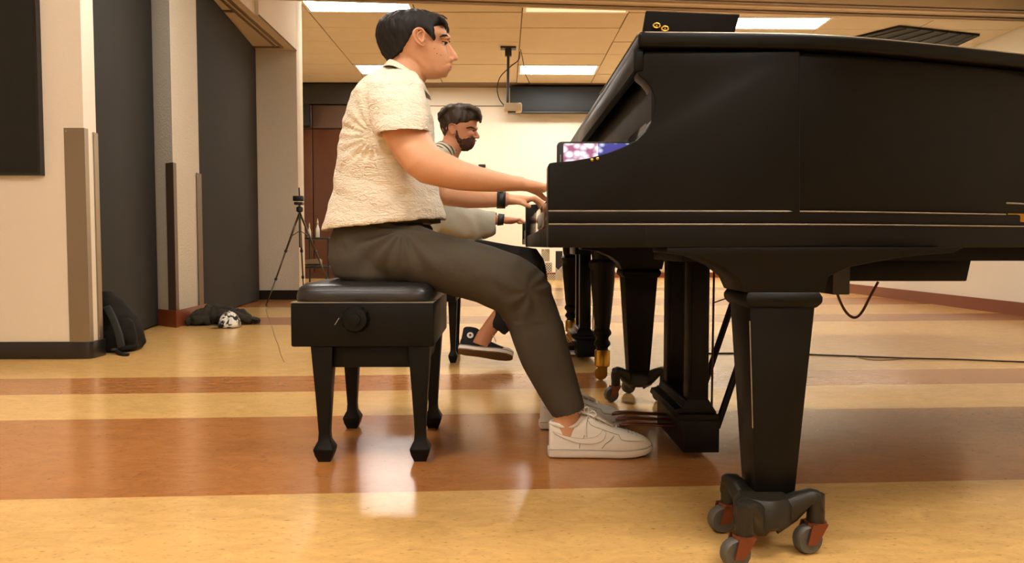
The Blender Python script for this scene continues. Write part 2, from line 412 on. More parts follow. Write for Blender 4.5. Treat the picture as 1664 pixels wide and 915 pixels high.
# near room troffers (above and behind the camera)
for k, (x, y) in enumerate([(-1.2, 1.0), (1.6, 1.0), (-1.2, -1.6), (1.6, -1.6), (-1.2, 4.2), (1.6, 4.2)]):
    t = thing('ceiling_light', (x, y, NZ), ['ceiling light over the near pianist', 'ceiling light over the near piano', 'ceiling light behind the camera on the bench side', 'ceiling light behind the camera on the piano side', 'ceiling light over the floor behind the far bench', 'ceiling light over the second piano'][k] + ', out of view above', 'light', 'troffers in the near room ceiling')
    f = MB()
    f.box((x - .62, y - .31, NZ - .02), (x + .62, y - .28, NZ)).box((x - .62, y + .28, NZ - .02), (x + .62, y + .31, NZ)).box((x - .62, y - .28, NZ - .02), (x - .58, y + .28, NZ)).box((x + .58, y - .28, NZ - .02), (x + .62, y + .28, NZ))
    f.build('frame', 'troffer', t)
    MB().box((x - .58, y - .28, NZ - .012), (x + .58, y + .28, NZ)).build('diffuser', 'lamp_near', t)

# header between the rooms (partition track)
def header_y(x): return 7.0 + (x + 2.9) * 0.082
hp = lambda dy0, dy1: [(-4.9, header_y(-4.9) + dy0), (7.4, header_y(7.4) + dy0), (7.4, header_y(7.4) + dy1), (-4.9, header_y(-4.9) + dy1)]
hd = struct('header_beam', MB().prism(hp(0, .36), 3.05, CZ + .1), 'header')
hd['kind'] = 'structure'
for a, b, z, mm in ((.02, .05, 3.035, 'track'), (.09, .15, 3.03, 'header'), (.17, .19, 3.04, 'track'), (.27, .29, 3.035, 'track'), (.325, .365, 3.03, 'header')):
    MB().prism(hp(a, b), z, 3.05).build('track_rail', mm, hd)
# left side: wing wall, pillars and fabric panels
MB_ = MB().prism([(-4.9, 4.08), (-2.28, 4.08), (-2.28, 4.205), (-2.56, 4.205), (-2.56, 4.5), (-4.9, 4.5)], 0, NZ + .1)
struct('wall_left', MB_, 'wall', bevel=0.004)
b = MB(); pr = []
for k in range(7):
    a = -pi / 2 + k * pi / 12
    pr.append((-2.30 + .035 * cos(a), 4.105 + .035 * sin(a)))
struct('baseboard_left', MB().prism([(-4.9, 4.07)] + pr + [(-2.265, 4.22), (-2.42, 4.22), (-2.42, 4.1), (-4.9, 4.1)], 0, 0.095), 'base_black', bevel=0.003)
def angle_guard(name, pts, z0, z1, m, label, group='corner guards on the left walls'):
    t = thing(name, (pts[0][0], pts[0][1], z0), label, 'corner guard', group)
    b = MB(); th = .004
    b.prism(pts, z0, z1); b.build('guard', m, t)
    for z in (z0 + .02, z1 - .02):
        MB().ball((pts[0][0] + .012, pts[0][1] - .002, z), .005, 8, 6).build('screw', 'steel', t)
    return t
angle_guard('corner_guard', [(-2.385, 4.074), (-2.274, 4.074), (-2.274, 4.112), (-2.282, 4.112), (-2.282, 4.082), (-2.385, 4.082)], .095, 1.26, 'steel', 'wide brushed steel corner guard on the near white wing wall')
angle_guard('corner_guard', [(-2.282, 4.165), (-2.272, 4.165), (-2.272, 4.206), (-2.34, 4.206), (-2.34, 4.200), (-2.282, 4.200)], .095, 1.25, 'steel', 'narrow steel corner guard beside the slouched backpack')
# black tackboard hung on the wing wall
x1 = P(62, 283, 4.02).x; zb = P(62, 284, 4.02).z
t = thing('acoustic_board', (x1 - 1.0, 4.03, zb), 'black board hung high on the near white wing wall', 'board')
MB().box((x1 - 2.1, 4.045, zb + .012), (x1 - .012, 4.078, 3.2)).build('panel', 'felt2', t, bevel=.003)
b = MB(); b.box((x1 - 2.11, 4.04, zb), (x1, 4.079, zb + .014)); b.box((x1 - .014, 4.04, zb + .014), (x1, 4.079, 3.21)); b.build('frame', 'black', t)
# slanted fabric panels between the pillars
def slab(p, q, th, z0, z1):
    p, q = Vector(p), Vector(q); d = (q - p).normalized(); n = Vector((-d.y, d.x)) * th
    return MB().prism([tuple(p), tuple(q), tuple(q + n), tuple(p + n)], z0, z1)
fp = single('fabric_panel', slab((-2.395, 4.215), (-2.70, 5.80), .05, .012, 3.3), 'felt', 'tall black fabric panel behind the slouched backpack', 'panel', 'black fabric wall panels', bevel=.006)
struct('wall_left_recess', MB().prism([(-2.47, 4.5), (-2.79, 5.84), (-2.95, 5.84), (-2.95, 4.5)], 0, NZ + .1), 'wall')
# pillar B
struct('wall_pillar', MB().prism([(-2.72, 5.82), (-2.497, 5.65), (-2.53, 6.22), (-2.95, 6.3), (-2.95, 5.9)], 0, CZ), 'wall_grey', bevel=.004)
struct('baseboard_pillar', MB().prism([(-2.73, 5.805), (-2.487, 5.63), (-2.518, 6.3), (-2.6, 6.3), (-2.6, 5.82)], 0, .13), 'base_brown')
angle_guard('corner_guard', [(-2.575, 5.700), (-2.490, 5.640), (-2.493, 5.70), (-2.499, 5.70), (-2.500, 5.655), (-2.575, 5.71)], .13, 1.25, 'steel_dark', 'dark bronze corner guard on the middle pillar')
angle_guard('corner_guard', [(-2.522, 6.13), (-2.516, 6.13), (-2.520, 6.235), (-2.56, 6.24), (-2.56, 6.23), (-2.527, 6.225)], .13, 1.22, 'steel_dark', 'thin bronze guard at the far corner of the middle pillar')
single('fabric_panel', slab((-2.555, 6.26), (-2.80, 8.5), .05, .012, 2.84), 'felt', 'tall black fabric panel above the crumpled jacket', 'panel', 'black fabric wall panels', bevel=.006)
struct('wall_recess_back', MB().prism([(-2.62, 6.3), (-2.87, 8.6), (-4.6, 8.6), (-4.6, 6.3)], 0, CZ), 'wall')
# column C with its soffit
struct('wall_column', MB().prism([(-2.9, 8.6), (-2.37, 8.6), (-2.37, 8.85), (-4.6, 8.85), (-4.6, 8.6)], 0, CZ), 'wall_grey', bevel=.003)
struct('baseboard_column', MB().box((-2.9, 8.585, 0), (-2.36, 8.6, .11)), 'base_black')
sf = struct('soffit', MB().prism([(-3.0, 7.3), (-2.37, 7.3), (-2.37, 8.6), (-3.0, 8.6)], 2.85, CZ), 'soffit')
sf2 = struct('soffit_near', MB().prism([(-3.0, 6.2), (-2.40, 6.2), (-2.40, 7.3), (-3.0, 7.3)], 2.85, 3.04), 'soffit')
for (xa, ya, xb, yb) in ((-2.50, 6.3, -2.47, 8.45), (-2.56, 6.3, -2.54, 8.40), (-2.95, 8.42, -2.50, 8.45), (-2.95, 7.15, -2.56, 7.18)):
    MB().box((xa, ya, 2.835), (xb, yb, 2.85)).build('panel_moulding', 'track', sf)
struct('trim_2', MB().box((-2.372, 7.3, 2.846), (-2.362, 8.6, 2.856)), 'plenum')
# wood cabinets at the far left of the back wall
t = thing('wall_cabinet', (-3.0, 14.2, 0), 'dark brown wooden cabinet wall behind the near pianist', 'cabinet')
MB().box((-4.5, 14.25, 0), (-1.9, 14.55, 3.69)).build('body', 'wood', t)
MB().box((-4.5, 14.15, 3.30), (-1.9, 14.25, 3.68)).build('bulkhead', 'darkband', t)
for k in range(3):
    xa = -4.5 + k * .87
    MB().box((xa + .01, 14.20, 2.86), (xa + .86, 14.25, 3.28)).build('door', 'wood2', t, bevel=.005)
    d = MB().box((xa + .01, 14.21, .12), (xa + .86, 14.25, 2.82)).build('door', 'wood', t, bevel=.005)
single('wall_speaker', MB().prism([(-3.85, 14.0), (-3.62, 13.95), (-3.66, 14.19), (-3.85, 14.19)], 2.86, 3.27), 'black', 'black loudspeaker high on the brown cabinet wall', 'speaker', bevel=.01)

# projection screen case on the back wall
a = P(829, 141, 14.3); b_ = P(1010, 183, 14.3)
t = thing('screen_case', (a.x + .8, 14.4, b_.z), 'long dark slate projection screen case high on back wall', 'screen case')
MB().box((a.x, 14.25, b_.z + .02), (b_.x, 14.58, a.z)).build('housing', 'slate', t, bevel=.02)
MB().box((a.x + .05, 14.27, b_.z - .01), (b_.x - .05, 14.31, b_.z + .02)).build('bottom_bar', 'black', t)
# projector on a ceiling pole
yp = 11.6
t = thing('projector', P(833, 176, yp), 'small off-white projector hanging on a black ceiling pole', 'projector')
c0 = P(826, 84, yp)
MB().box((c0.x - .12, yp - .07, CZ - .03), (c0.x + .12, yp + .07, CZ)).build('ceiling_plate', 'black', t)
MB().box((c0.x - .05, yp - .04, CZ - .14), (c0.x + .05, yp + .04, CZ - .03)).build('collar', 'black', t)
MB().tube([(c0.x, yp, CZ - .1), P(825, 168, yp)], .022, 10).build('pole', 'black', t)
a = P(819, 169, yp); b_ = P(848, 182, yp)
MB().box((a.x, yp - .12, b_.z), (b_.x, yp + .12, a.z)).build('body', 'plastic_w', t, bevel=.025)
MB().box((a.x + .06, yp - .06, b_.z - .02), (a.x + .18, yp + .06, b_.z)).build('lens_mount', 'black', t)
MB().tube(bez([P(845, 84, yp), P(843, 97, yp), P(830, 108, yp), P(813, 125, yp), P(808, 145, yp), P(812, 162, yp), P(820, 172, yp)]), .008, 6).build('cable', 'cable', t)
MB().tube(bez([P(846, 80, yp), P(850, 100, yp), P(853, 118, yp), P(862, 138, yp)]), .006, 6).build('cable', 'cable', t)
# dark louvre in the right hand ceiling
def ceil_pt(px, py, z=CZ):
    d = ray(px, py); k = (z - CH) / d.z; q = Vector((0, 0, CH)) + d * k; return (q.x, q.y)
lv = [ceil_pt(1340, 74, CZ - .03), ceil_pt(1462, 44, CZ - .03), ceil_pt(1592, 58, CZ - .03), ceil_pt(1535, 84, CZ - .03)]
t = thing('ceiling_louvre', (lv[0][0], lv[0][1], CZ - .03), 'large black ceiling louvre over the far right of the room', 'vent')
MB().prism(lv, CZ - .035, CZ - .004).build('frame', 'felt2', t)
for k in range(6):
    u = (k + .5) / 6; p0 = Vector(lv[0]).lerp(Vector(lv[3]), u); p1 = Vector(lv[1]).lerp(Vector(lv[2]), u)
    MB().tube([(p0.x, p0.y, CZ - .04), (p1.x, p1.y, CZ - .04)], .012, 6).build('louvre_blade', 'darkband', t)
# lattice panel and outlet at back wall
t = thing('lattice_panel', P(890, 450, 13.5), 'white lattice panels in black frame behind the pianist\'s knee', 'panel')
for (xa, ya, xb, yb) in ((880, 405, 893, 425), (880, 427, 897, 444), (890, 446, 905, 455), (903, 408, 914, 455)):
    A = P(xa, ya, 13.5); B = P(xb, yb, 13.5)
    f = MB().box((A.x, 13.5, B.z), (B.x, 13.53, A.z)).build('panel', 'black', t)
    l = MB(); n = 4
    ww, hh = B.x - A.x, A.z - B.z
    for k in range(-n, 2 * n):
        for s in (1, -1):
            xx = A.x + ww * k / n; pa = Vector((xx, 13.495, B.z)); pb = Vector((xx + s * hh, 13.495, A.z))
            def clipx(pa, pb):
                lo, hi = 0.0, 1.0
                d = pb.x - pa.x
                for lim, sg in ((A.x, 1), (B.x, -1)):
                    fa, fb = (pa.x - lim) * sg, (pb.x - lim) * sg
                    if fa < 0 and fb < 0: return None
                    if fa < 0: lo = max(lo, fa / (fa - fb))
                    if fb < 0: hi = min(hi, fa / (fa - fb))
                return (pa.lerp(pb, lo), pa.lerp(pb, hi)) if hi > lo else None
            q = clipx(pa, pb)
            if q and (q[0] - q[1]).length > .02: l.tube([q[0], q[1]], .006, 4)
    l.build('lattice', 'plastic_w', f)
A = P(1041, 422, 14.58); B = P(1078, 441, 14.58)
single('wall_outlet', MB().box((A.x, 14.5, B.z), (B.x, 14.6, A.z)).box((A.x + .22, 14.46, B.z + .03), (A.x + .30, 14.5, A.z + .03)), 'plastic_w', 'pale wall outlet box seen low between the piano legs', 'outlet', bevel=.01)
A = P(777, 266, 14.4)
single('wall_switch', MB().box((A.x, 14.5, A.z - .06), (A.x + .14, 14.6, A.z)), 'black', 'tiny black box on the back wall beyond the bearded player', 'switch', bevel=.01)

# ================================================================== PIANO
def offset(poly, d):
    n = len(poly); out = []
    for i in range(n):
        a, b, c = Vector(poly[i - 1]), Vector(poly[i]), Vector(poly[(i + 1) % n])
        e1 = (b - a).normalized(); e2 = (c - b).normalized()
        n1 = Vector((e1.y, -e1.x)); n2 = Vector((e2.y, -e2.x)); k = (n1 + n2)
        if k.length < 1e-4: k = n1
        k.normalize(); out.append(tuple(b + k * (d / max(.5, k.dot(n1)))))
    return out
Y0, Y1 = 1.48, 3.04        # near and far side of the first piano
ZB, ZM1, ZM2, ZT = .617, .664, .690, 1.005
def outline(x0, y0, y1, L=2.2):
    side = bez([(x0, y0, 0), (.6, y0 + .012, 0), (.85, y0 + .07, 0), (1.15, y0 + .165, 0), (1.5, y0 + .29, 0), (1.85, y0 + .62, 0), (L - .02, y0 + .92, 0), (L + .05, y1 - .35, 0), (L, y1 - .1, 0), (L - .15, y1, 0)], 6)
    return [(p.x, p.y) for p in side] + [(x0, y1)]
def caster_truck(t, cx, cy, rot, s=1.0, m='iron'):
    "three-armed cast truck with swivel wheels under a piano leg"
    tr = MB()
    tr.lathe([(.052 * s, .055), (.062 * s, .065), (.062 * s, .10), (.05 * s, .115)], (cx, cy, 0), n=16)
    arms = []
    for k in range(3):
        a = rot + k * 2 * pi / 3; d = Vector((cos(a), sin(a), 0)); q = Vector((-d.y, d.x, 0))
        prof = [(.03, .075, .026), (.07, .10, .022), (.10, .122, .018), (.118, .118, .018), (.124, .10, .016)]
        rings = []
        for rr, z, h in prof:
            c = Vector((cx, cy, z * s)) + d * rr * s
            rings.append(ring(c, q * h, Vector((0, 0, h * (1.3 if rr < .08 else .9))), 12, 3.0))
        tr.loft(rings)
        e = Vector((cx, cy, 0)) + d * .112 * s
        tr.lathe([(.018, .056), (.017, .12)], (e.x, e.y, 0), n=12)
        arms.append((e, d, a))
    truck = tr.build('caster_truck', m, t, auto=40)
    for e, d, a in arms:
        sw = Vector((cos(a + 2.2), sin(a + 2.2), 0)) if k else d
        sw = Vector((-0.9, -0.2, 0)).normalized()
        wc = e + sw * .018 + Vector((0, 0, .029))
        ax = Vector((-sw.y, sw.x, 0))
        w_ = MB()
        rings = []
        for r_, h in ((.010, -.012), (.026, -.013), (.029, -.008), (.029, .008), (.026, .013), (.010, .012)):
            rings.append([wc + ax * h + sw * (r_ * cos(2 * pi * i / 18)) + Vector((0, 0, r_ * sin(2 * pi * i / 18))) for i in range(18)])
        w_.loft(rings); wh = w_.build('wheel', 'tyre', truck, auto=40)
        f = MB()
        for s_ in (-1, 1):
            p = e + ax * (.017 * s_)
            f.prism([(0, 0)] * 3, 0, 0) if False else None
            pts = [p + Vector((0, 0, .062)) + sw * -.016, p + Vector((0, 0, .062)) + sw * .020, wc + ax * (.017 * s_) + Vector((0, 0, -.006)) + sw * .012, wc + ax * (.017 * s_) + Vector((0, 0, -.006)) - sw * .010]
            ptsb = [q + ax * (.0035 * s_) for q in pts]
            f.add(pts + ptsb, [(0, 1, 2, 3), (7, 6, 5, 4), (0, 4, 5, 1), (1, 5, 6, 2), (2, 6, 7, 3), (3, 7, 4, 0)])
        f.lathe([(.022, .056), (.022, .064)], (e.x, e.y, 0), n=12)
        f.build('fork', 'fork', truck)
def square_leg(t, cx, cy):
    leg = MB()
    def sq(z, hx, hy): return [Vector((cx + a * hx, cy + b * hy, z)) for a, b in ((-1, -1), (1, -1), (1, 1), (-1, 1))]
    leg.loft([sq(.085, .040, .042), sq(.50, .066, .066)])
    leg.loft([sq(.496, .068, .068), sq(.507, .077, .077), sq(.519, .077, .077), sq(.53, .071, .071)])
    L = leg.build('leg', 'lacquer_b', t, bevel=.004)
    br = MB()
    prof = [(-.235, .618), (-.235, .607), (-.17, .600), (-.12, .578), (-.09, .555), (-.078, .528), (.082, .528), (.09, .56), (.13, .578), (.19, .590), (.25, .600), (.34, .607), (.36, .618)]
    br.prism([(cx + a, z) for a, z in prof], cy - .072, cy + .072, 'Y')
    br.build('leg_bracket', 'lacquer_b', t, bevel=.003)
    e = MB()
    e.box((cx - .041, cy - .0455, .09), (cx - .0395, cy - .0440, .30)) if False else None
    return L
def turned_leg(t, cx, cy, zt=.62):
    prof = [(.03, .085), (.034, .10), (.034, .13), (.028, .135), (.026, .15), (.038, .165), (.038, .175), (.028, .19), (.03, .20), (.042, .215), (.042, .225), (.033, .24), (.038, .27), (.052, .42), (.058, .50), (.056, .515), (.064, .53), (.064, .545), (.05, .56), (.055, .60), (.055, zt)]
    L = MB().lathe([(r, z) for r, z in prof], (cx, cy, 0), n=8 if False else 24).build('leg', 'lacquer', t, auto=40)
    MB().lathe([(.030, .062), (.036, .068), (.036, .135), (.032, .14)], (cx, cy, 0)).build('ferrule', 'brass', t, auto=40)
    b = MB().box((cx - .022, cy - .016, .03), (cx + .022, cy - .011, .07)).box((cx - .022, cy + .011, .03), (cx + .022, cy + .016, .07)).box((cx - .022, cy - .016, .06), (cx + .022, cy + .016, .07))
    b.build('caster_fork', 'brass', t)
    MB().lathe([(.01, -.009), (.03, -.008), (.03, .008), (.01, .009)], (cx - .006, cy, .0305), 'Y').build('wheel', 'brass', t, auto=40)
def lyre(t, x, ya, yb, brace=True, m='lacquer_b'):
    ly = MB()
    yc = (ya + yb) / 2
    ly.box((x - .045, ya - .04, .02), (x + .060, yb + .05, .115)).box((x - .06, ya - .05, .115), (x + .055, yb + .06, .135))
    ly.prism([(x - .06, .115), (x - .075, .13), (x - .07, .145), (x - .045, .15), (x - .04, .17), (x - .028, .175), (x + .03, .175), (x + .045, .15), (x + .055, .135)], ya - .03, yb + .03, 'Y')
    for y in (ya, yb):
        ly.box((x - .03, y - .028, .16), (x + .03, y + .028, .60)); ly.box((x - .022, y - .034, .2), (x + .022, y - .028, .57))
    ly.box((x - .06, ya - .06, .575), (x + .06, yb + .06, .617))
    L = ly.build('pedal_lyre', m, t, bevel=.003)
    for k in range(3):
        y = yc + (k - 1) * .075
        p = MB(); rings = []
        for s_, wd, z in ((0, .009, .075), (.06, .009, .077), (.11, .013, .080), (.15, .018, .082), (.175, .015, .079), (.185, .006, .076)):
            rings.append(ring(Vector((x - .03 - s_, y, z)), Vector((0, wd, 0)), Vector((0, 0, .0045)), 12, 2.5))
        p.loft(rings).build('pedal', 'fork', L, smooth=True)
        MB().tube([(x + .066, y, .08), (x + .068, y, .61)], .0035, 6).build('pedal_rod', 'cable_b', L)
    if brace:
        for y in (ya + .02, yb - .02):
            MB().tube([(x + .07, y, .08), (x + .24, y, .60)], .0105, 8).build('brace', m, L)

def piano_one():
    t = thing('grand_piano', (1.1, 2.25, 0), 'black grand piano with closed lid filling the right side', 'piano')
    o = outline(.292, Y0, Y1)
    # rim: lower band, middle moulding and tall upper wall
    MB().prism(offset(o, .016), ZB, ZM1).build('lower_rim', 'lacquer_b', t, bevel=.004, bseg=3)
    MB().prism(offset(o, .009), ZM1, ZM2).build('rim_moulding', 'lacquer_b', t, bevel=.0035, bseg=3)
    MB().prism(o, ZM2, ZT).build('upper_rim', 'lacquer', t, bevel=.002)
    lo = offset(o, .020); lo[0] = (.262, lo[0][1]); lo[-1] = (.262, lo[-1][1])
    MB().prism(lo, ZT + .003, ZT + .034).build('lid', 'lacquer', t, bevel=.009, bseg=4)
    # pale tubes painting the light that the rim and lid edges catch
    for off_, z, th in ((.0165, ZM1 - .0008, .0022), (.0095, ZM2 - .0006, .0022)):
        pts = [(x, y, z) for x, y in offset(o, off_)[0:(20 if off_ > .01 else 18)]]
        rng = pts if off_ > .01 else pts
        MB().tube([(.088, Y0 - off_, z)] + rng, th * .8, 6).build('painted_edge_glint', 'edge', t)
    e2 = [(x, y, ZT + .031) for x, y in offset(o, .0165)[0:26]]
    MB().tube(e2, .002, 6).build('painted_edge_glint', 'edge', t)
    MB().tube([(.2615, Y0 - .01, ZT + .028), (.2615, Y0 + .55, ZT + .028)], .0018, 6).build('painted_edge_glint', 'edge', t)
    # lid front lip
    MB().box((.255, Y0 - .006, ZT - .040), (.275, Y1 + .006, ZT + .003)).build('lid_lip', 'lacquer', t, bevel=.003)
    # arms (cheeks) with the scooped profile, traced as a profile in the side plane
    prof_px = [(890.5, 403), (890.5, 269), (893, 265), (900, 264), (930, 261.5), (960, 256.5), (990, 248), (1015, 238), (1035, 227), (1048, 214), (1057, 200), (1062, 185), (1064, 170), (1062, 155), (1056, 141), (1048, 131), (1038, 123), (1036, 116), (1040, 104), (1045, 90), (1048, 74), (1300, 74), (1300, 403)]
    prof = [(P(x, y, Y0).x, P(x, y, Y0).z) for x, y in prof_px]
    prof = [(x, max(z, ZB)) for x, z in prof]; prof[-2] = (prof[-2][0], ZT); prof[-3] = (prof[-3][0], ZT); prof[0] = (prof[0][0], ZB); prof[-1] = (prof[-1][0], ZB)
    MB().prism(prof, Y0 - .0015, Y0 + .05, 'Y').build('arm', 'lacquer', t, bevel=.003, bseg=3)
    MB().prism(prof, Y1 - .05, Y1, 'Y').build('arm', 'lacquer', t, bevel=.0035, bseg=3)
    xf = prof[0][0]
    for z0, z1, d in ((ZB, ZM1, .016), (ZM1, ZM2, .009)):
        MB().box((xf, Y0 - d, z0), (.2925, Y0 + .002, z1)).build('arm_moulding', 'lacquer_b', t, bevel=.003)
    # keybed, slip, blocks
    MB().box((xf + .005, Y0 + .05, ZB), (.5, Y1 - .05, .662)).build('keybed', 'lacquer_b', t, bevel=.003)
    MB().box((xf + .012, Y0 + .05, .662), (xf + .032, Y1 - .05, .728)).build('keyslip', 'gloss', t, bevel=.003)
    for ya, yb in ((Y0 + .05, Y0 + .15), (Y1 - .15, Y1 - .05)):
        MB().box((xf + .032, ya, .662), (.29, yb, .762)).build('key_block', 'lacquer_b', t, bevel=.003)
    # fallboard: leaning glossy board behind keys and the felt strip
    MB().prism([(.283, .752), (.305, .752), (.31, .90), (.316, ZT - .04), (.300, ZT - .04), (.294, .90)], Y0 + .05, Y1 - .05, 'Y').build('fallboard', 'gloss', t, bevel=.002)
    # keys
    ka, kb = Y0 + .152, Y1 - .152; wk = (kb - ka) / 52
    kw = MB().prism([(-.075, -wk / 2 + .0006), (.075, -wk / 2 + .0006), (.075, wk / 2 - .0006), (-.075, wk / 2 - .0006)], -.01, .010).build('white_key', 'ivory', t, bevel=.0012, bseg=1)
    kw.location = Vector((xf + .032 + .076, ka + wk / 2, .735)) - ORG[t.name]; kw.data.transform(Matrix.Translation(ORG[t.name]))
    kk = MB().prism([(-.048, -.0055), (.048, -.0055), (.048, .0055), (-.048, .0055)], 0, .012).build('black_key', 'ebony', t, bevel=.002, bseg=1)
    kk.data.transform(Matrix.Translation(ORG[t.name])); first = True
    for i in range(52):
        c = kw if i == 0 else kw.copy()
        if i: C.objects.link(c); c.parent = t
        c.location = Vector((xf + .032 + .076, ka + wk * (i + .5), .735)) - ORG[t.name]
        # from the treble (near) end the pattern runs backwards
        note = (51 - i + 5) % 7   # 0 = C
        if note in (1, 2, 4, 5, 6) and i < 51:
            d = kk if first else kk.copy()
            if not first: C.objects.link(d); d.parent = t
            first = False
            d.location = Vector((xf + .032 + .104, ka + wk * (i + 1), .745)) - ORG[t.name]
    # legs
    cx, cy = .558, 1.54
    square_leg(t, cx, cy); caster_truck(t, cx - .030, cy - .055, R(-8), .93)
    MB().tube([(cx - .0655, cy - .0655, .47), (cx - .052, cy - .053, .25)], .0012, 5).build('painted_edge_glint', 'edge', t)
    square_leg(t, cx - .015, 2.99); caster_truck(t, cx - .015, 2.99, R(-150))
    square_leg(t, 2.02, 2.4); caster_truck(t, 2.02, 2.4, R(-30))
    MB().box((.7, 1.75, .585), (2.0, 1.83, .617)).build('under_beam', 'lacquer_b', t)
    MB().box((.7, 2.85, .585), (2.0, 2.93, .617)).build('under_beam', 'lacquer_b', t)
    lyre(t, .565, 2.16, 2.44)
    # hanging humidifier-like box and its rail
    A = P(1388, 414, 2.3); B = P(1579, 457, 2.3)
    bx = MB().add([P(1388, 416, 2.2), P(1580, 416, 2.2), P(1571, 457, 2.2), P(1375, 457, 2.2), P(1388, 416, 2.2) + Vector((0, .3, 0)), P(1580, 416, 2.2) + Vector((0, .3, 0)), P(1571, 457, 2.2) + Vector((0, .3, 0)), P(1375, 457, 2.2) + Vector((0, .3, 0))],
             [(0, 1, 2, 3), (7, 6, 5, 4), (0, 4, 5, 1), (1, 5, 6, 2), (2, 6, 7, 3), (3, 7, 4, 0)])
    hb = bx.build('hanging_box', 'lacquer_b', t, bevel=.003, label='flat black box hung under the piano')
    MB().box((P(1490, 405, 2.2).x, 2.22, .598), (P(1589, 405, 2.2).x, 2.3, .6165)).build('hanger_rail', 'track', hb)
    for px in (1506, 1576):
        q = P(px, 410, 2.2); MB().box((q.x - .004, 2.24, .58), (q.x + .004, 2.26, .60)).build('hanger', 'black', hb)
    MB().tube(bez([P(1352, 440, 2.1), P(1358, 470, 2.1), P(1372, 503, 2.1), P(1387, 516, 2.1), P(1400, 508, 2.1), P(1415, 480, 2.1), P(1427, 458, 2.1)]), .0038, 8).build('hanging_cable', 'cable_b', t)
    MB().box((P(1350, 1, 2.1).x, 2.05, P(1, 478, 2.1).z), (P(1378, 1, 2.1).x, 2.2, .60)).build('junction_box', 'black', t, bevel=.003)
    MB().tube(bez([P(1160, 492, 2.3), P(1180, 485, 2.2), P(1198, 480, 2.0)]), .002, 6).build('wire', 'cable', t)
    # right end: brass plate, little ledge
    q = P(1636, 331, 1.66); r = P(1664, 331, 1.66)
    lock = MB(); 
    pl = P(1655, 346, 1.60); pr_ = P(1690, 360, 1.60)
    yy = 1.60
    for k, (x, y) in enumerate(offset(o, .004)):
        if x > pl.x + .02: yy = y; break
    MB().box((pl.x, yy - .008, pr_.z), (pr_.x, yy + .02, pl.z)).build('brass_plate', 'brass', t, bevel=.001)
    MB().tube([P(1635, 330, yy - .01), P(1700, 333, yy)], .002, 6).build('painted_edge_glint', 'edge', t)
    # buttons on the arm top
    for px, py in ((962, 260), (971, 258)):
        MB().ball(P(px, py, Y0 - .004), (.0035, .002, .003), 8, 6).build('arm_screw', 'brass', t)
    return t
piano_one()

def piano_two():
    t = thing('grand_piano', (1.1, 4.2, 0), 'second grand piano with turned legs and brass ferrules, behind the near piano', 'piano')
    y0, y1 = 3.34, 4.88
    o = outline(.30, y0, y1, 2.7)  # tail drawn longer to block a ceiling light's reflection on the floor
    MB().prism(offset(o, .01), .63, .67).build('lower_rim', 'lacquer', t, bevel=.004)
    MB().prism(o, .67, .98).build('upper_rim', 'lacquer', t, bevel=.003)
    MB().prism(offset(o, .012), .983, 1.005).build('lid', 'lacquer', t, bevel=.005)
    MB().box((.125, y0 + .04, .63), (.4, y1 - .04, .665)).build('keybed', 'lacquer', t, bevel=.003)
    MB().box((.13, y0 + .04, .665), (.15, y1 - .04, .72)).build('keyslip', 'lacquer', t, bevel=.003)
    for ya in (y0, y1 - .045):
        MB().prism([(.12, .63), (.12, .775), (.2, .785), (.27, .80), (.31, .86), (.31, .63)], ya, ya + .045, 'Y').build('arm', 'lacquer', t, bevel=.004)
    kw = MB()
    for i in range(52):
        a = y0 + .12 + i * (y1 - y0 - .24) / 52
        kw.box((.15, a, .715), (.29, a + .0235, .735))
    k_ = kw.build('white_keys', 'ivory', t)
    turned_leg(t, .455, 3.41); turned_leg(t, .435, 4.80); turned_leg(t, 1.50, 4.2)
    lyre(t, .44, 4.02, 4.22, False, 'lacquer')
    # raised panel of this piano's lid, with two brass rings
    Yr = 4.62
    tl, tr_ = P(1050, 17, Yr), P(1203, 23, Yr)
    bl, br_ = P(1041, 70, 4.66), P(1189, 70, 4.66)
    bl = tl + (bl - tl) * ((tl.z - 1.008) / (tl.z - bl.z)); br_ = tr_ + (br_ - tr_) * ((tr_.z - 1.008) / (tr_.z - br_.z))
    c = [tl, tr_, br_, bl]
    n = Vector((0, .026, .003))
    pn = MB().add(c + [q + n for q in c], [(0, 1, 2, 3), (7, 6, 5, 4), (0, 4, 5, 1), (1, 5, 6, 2), (2, 6, 7, 3), (3, 7, 4, 0)])
    rl = pn.build('raised_lid', 'lid_far', t, bevel=.008, bseg=3, label='raised black lid with two brass rings')
    for px, py in ((1067, 42), (1080.5, 47)):
        p = P(px, py, Yr + .012); b = MB()
        b.tube([p + Vector((.020 * cos(a * pi / 10), 0, .014 * sin(a * pi / 10))) for a in range(21)], .0065, 8)
        b.ball(p, (.007, .005, .006), 8, 6)
        b.build('brass_ring', 'brass', rl, smooth=True)
    # left edge of the raised panel catches light
piano_two()

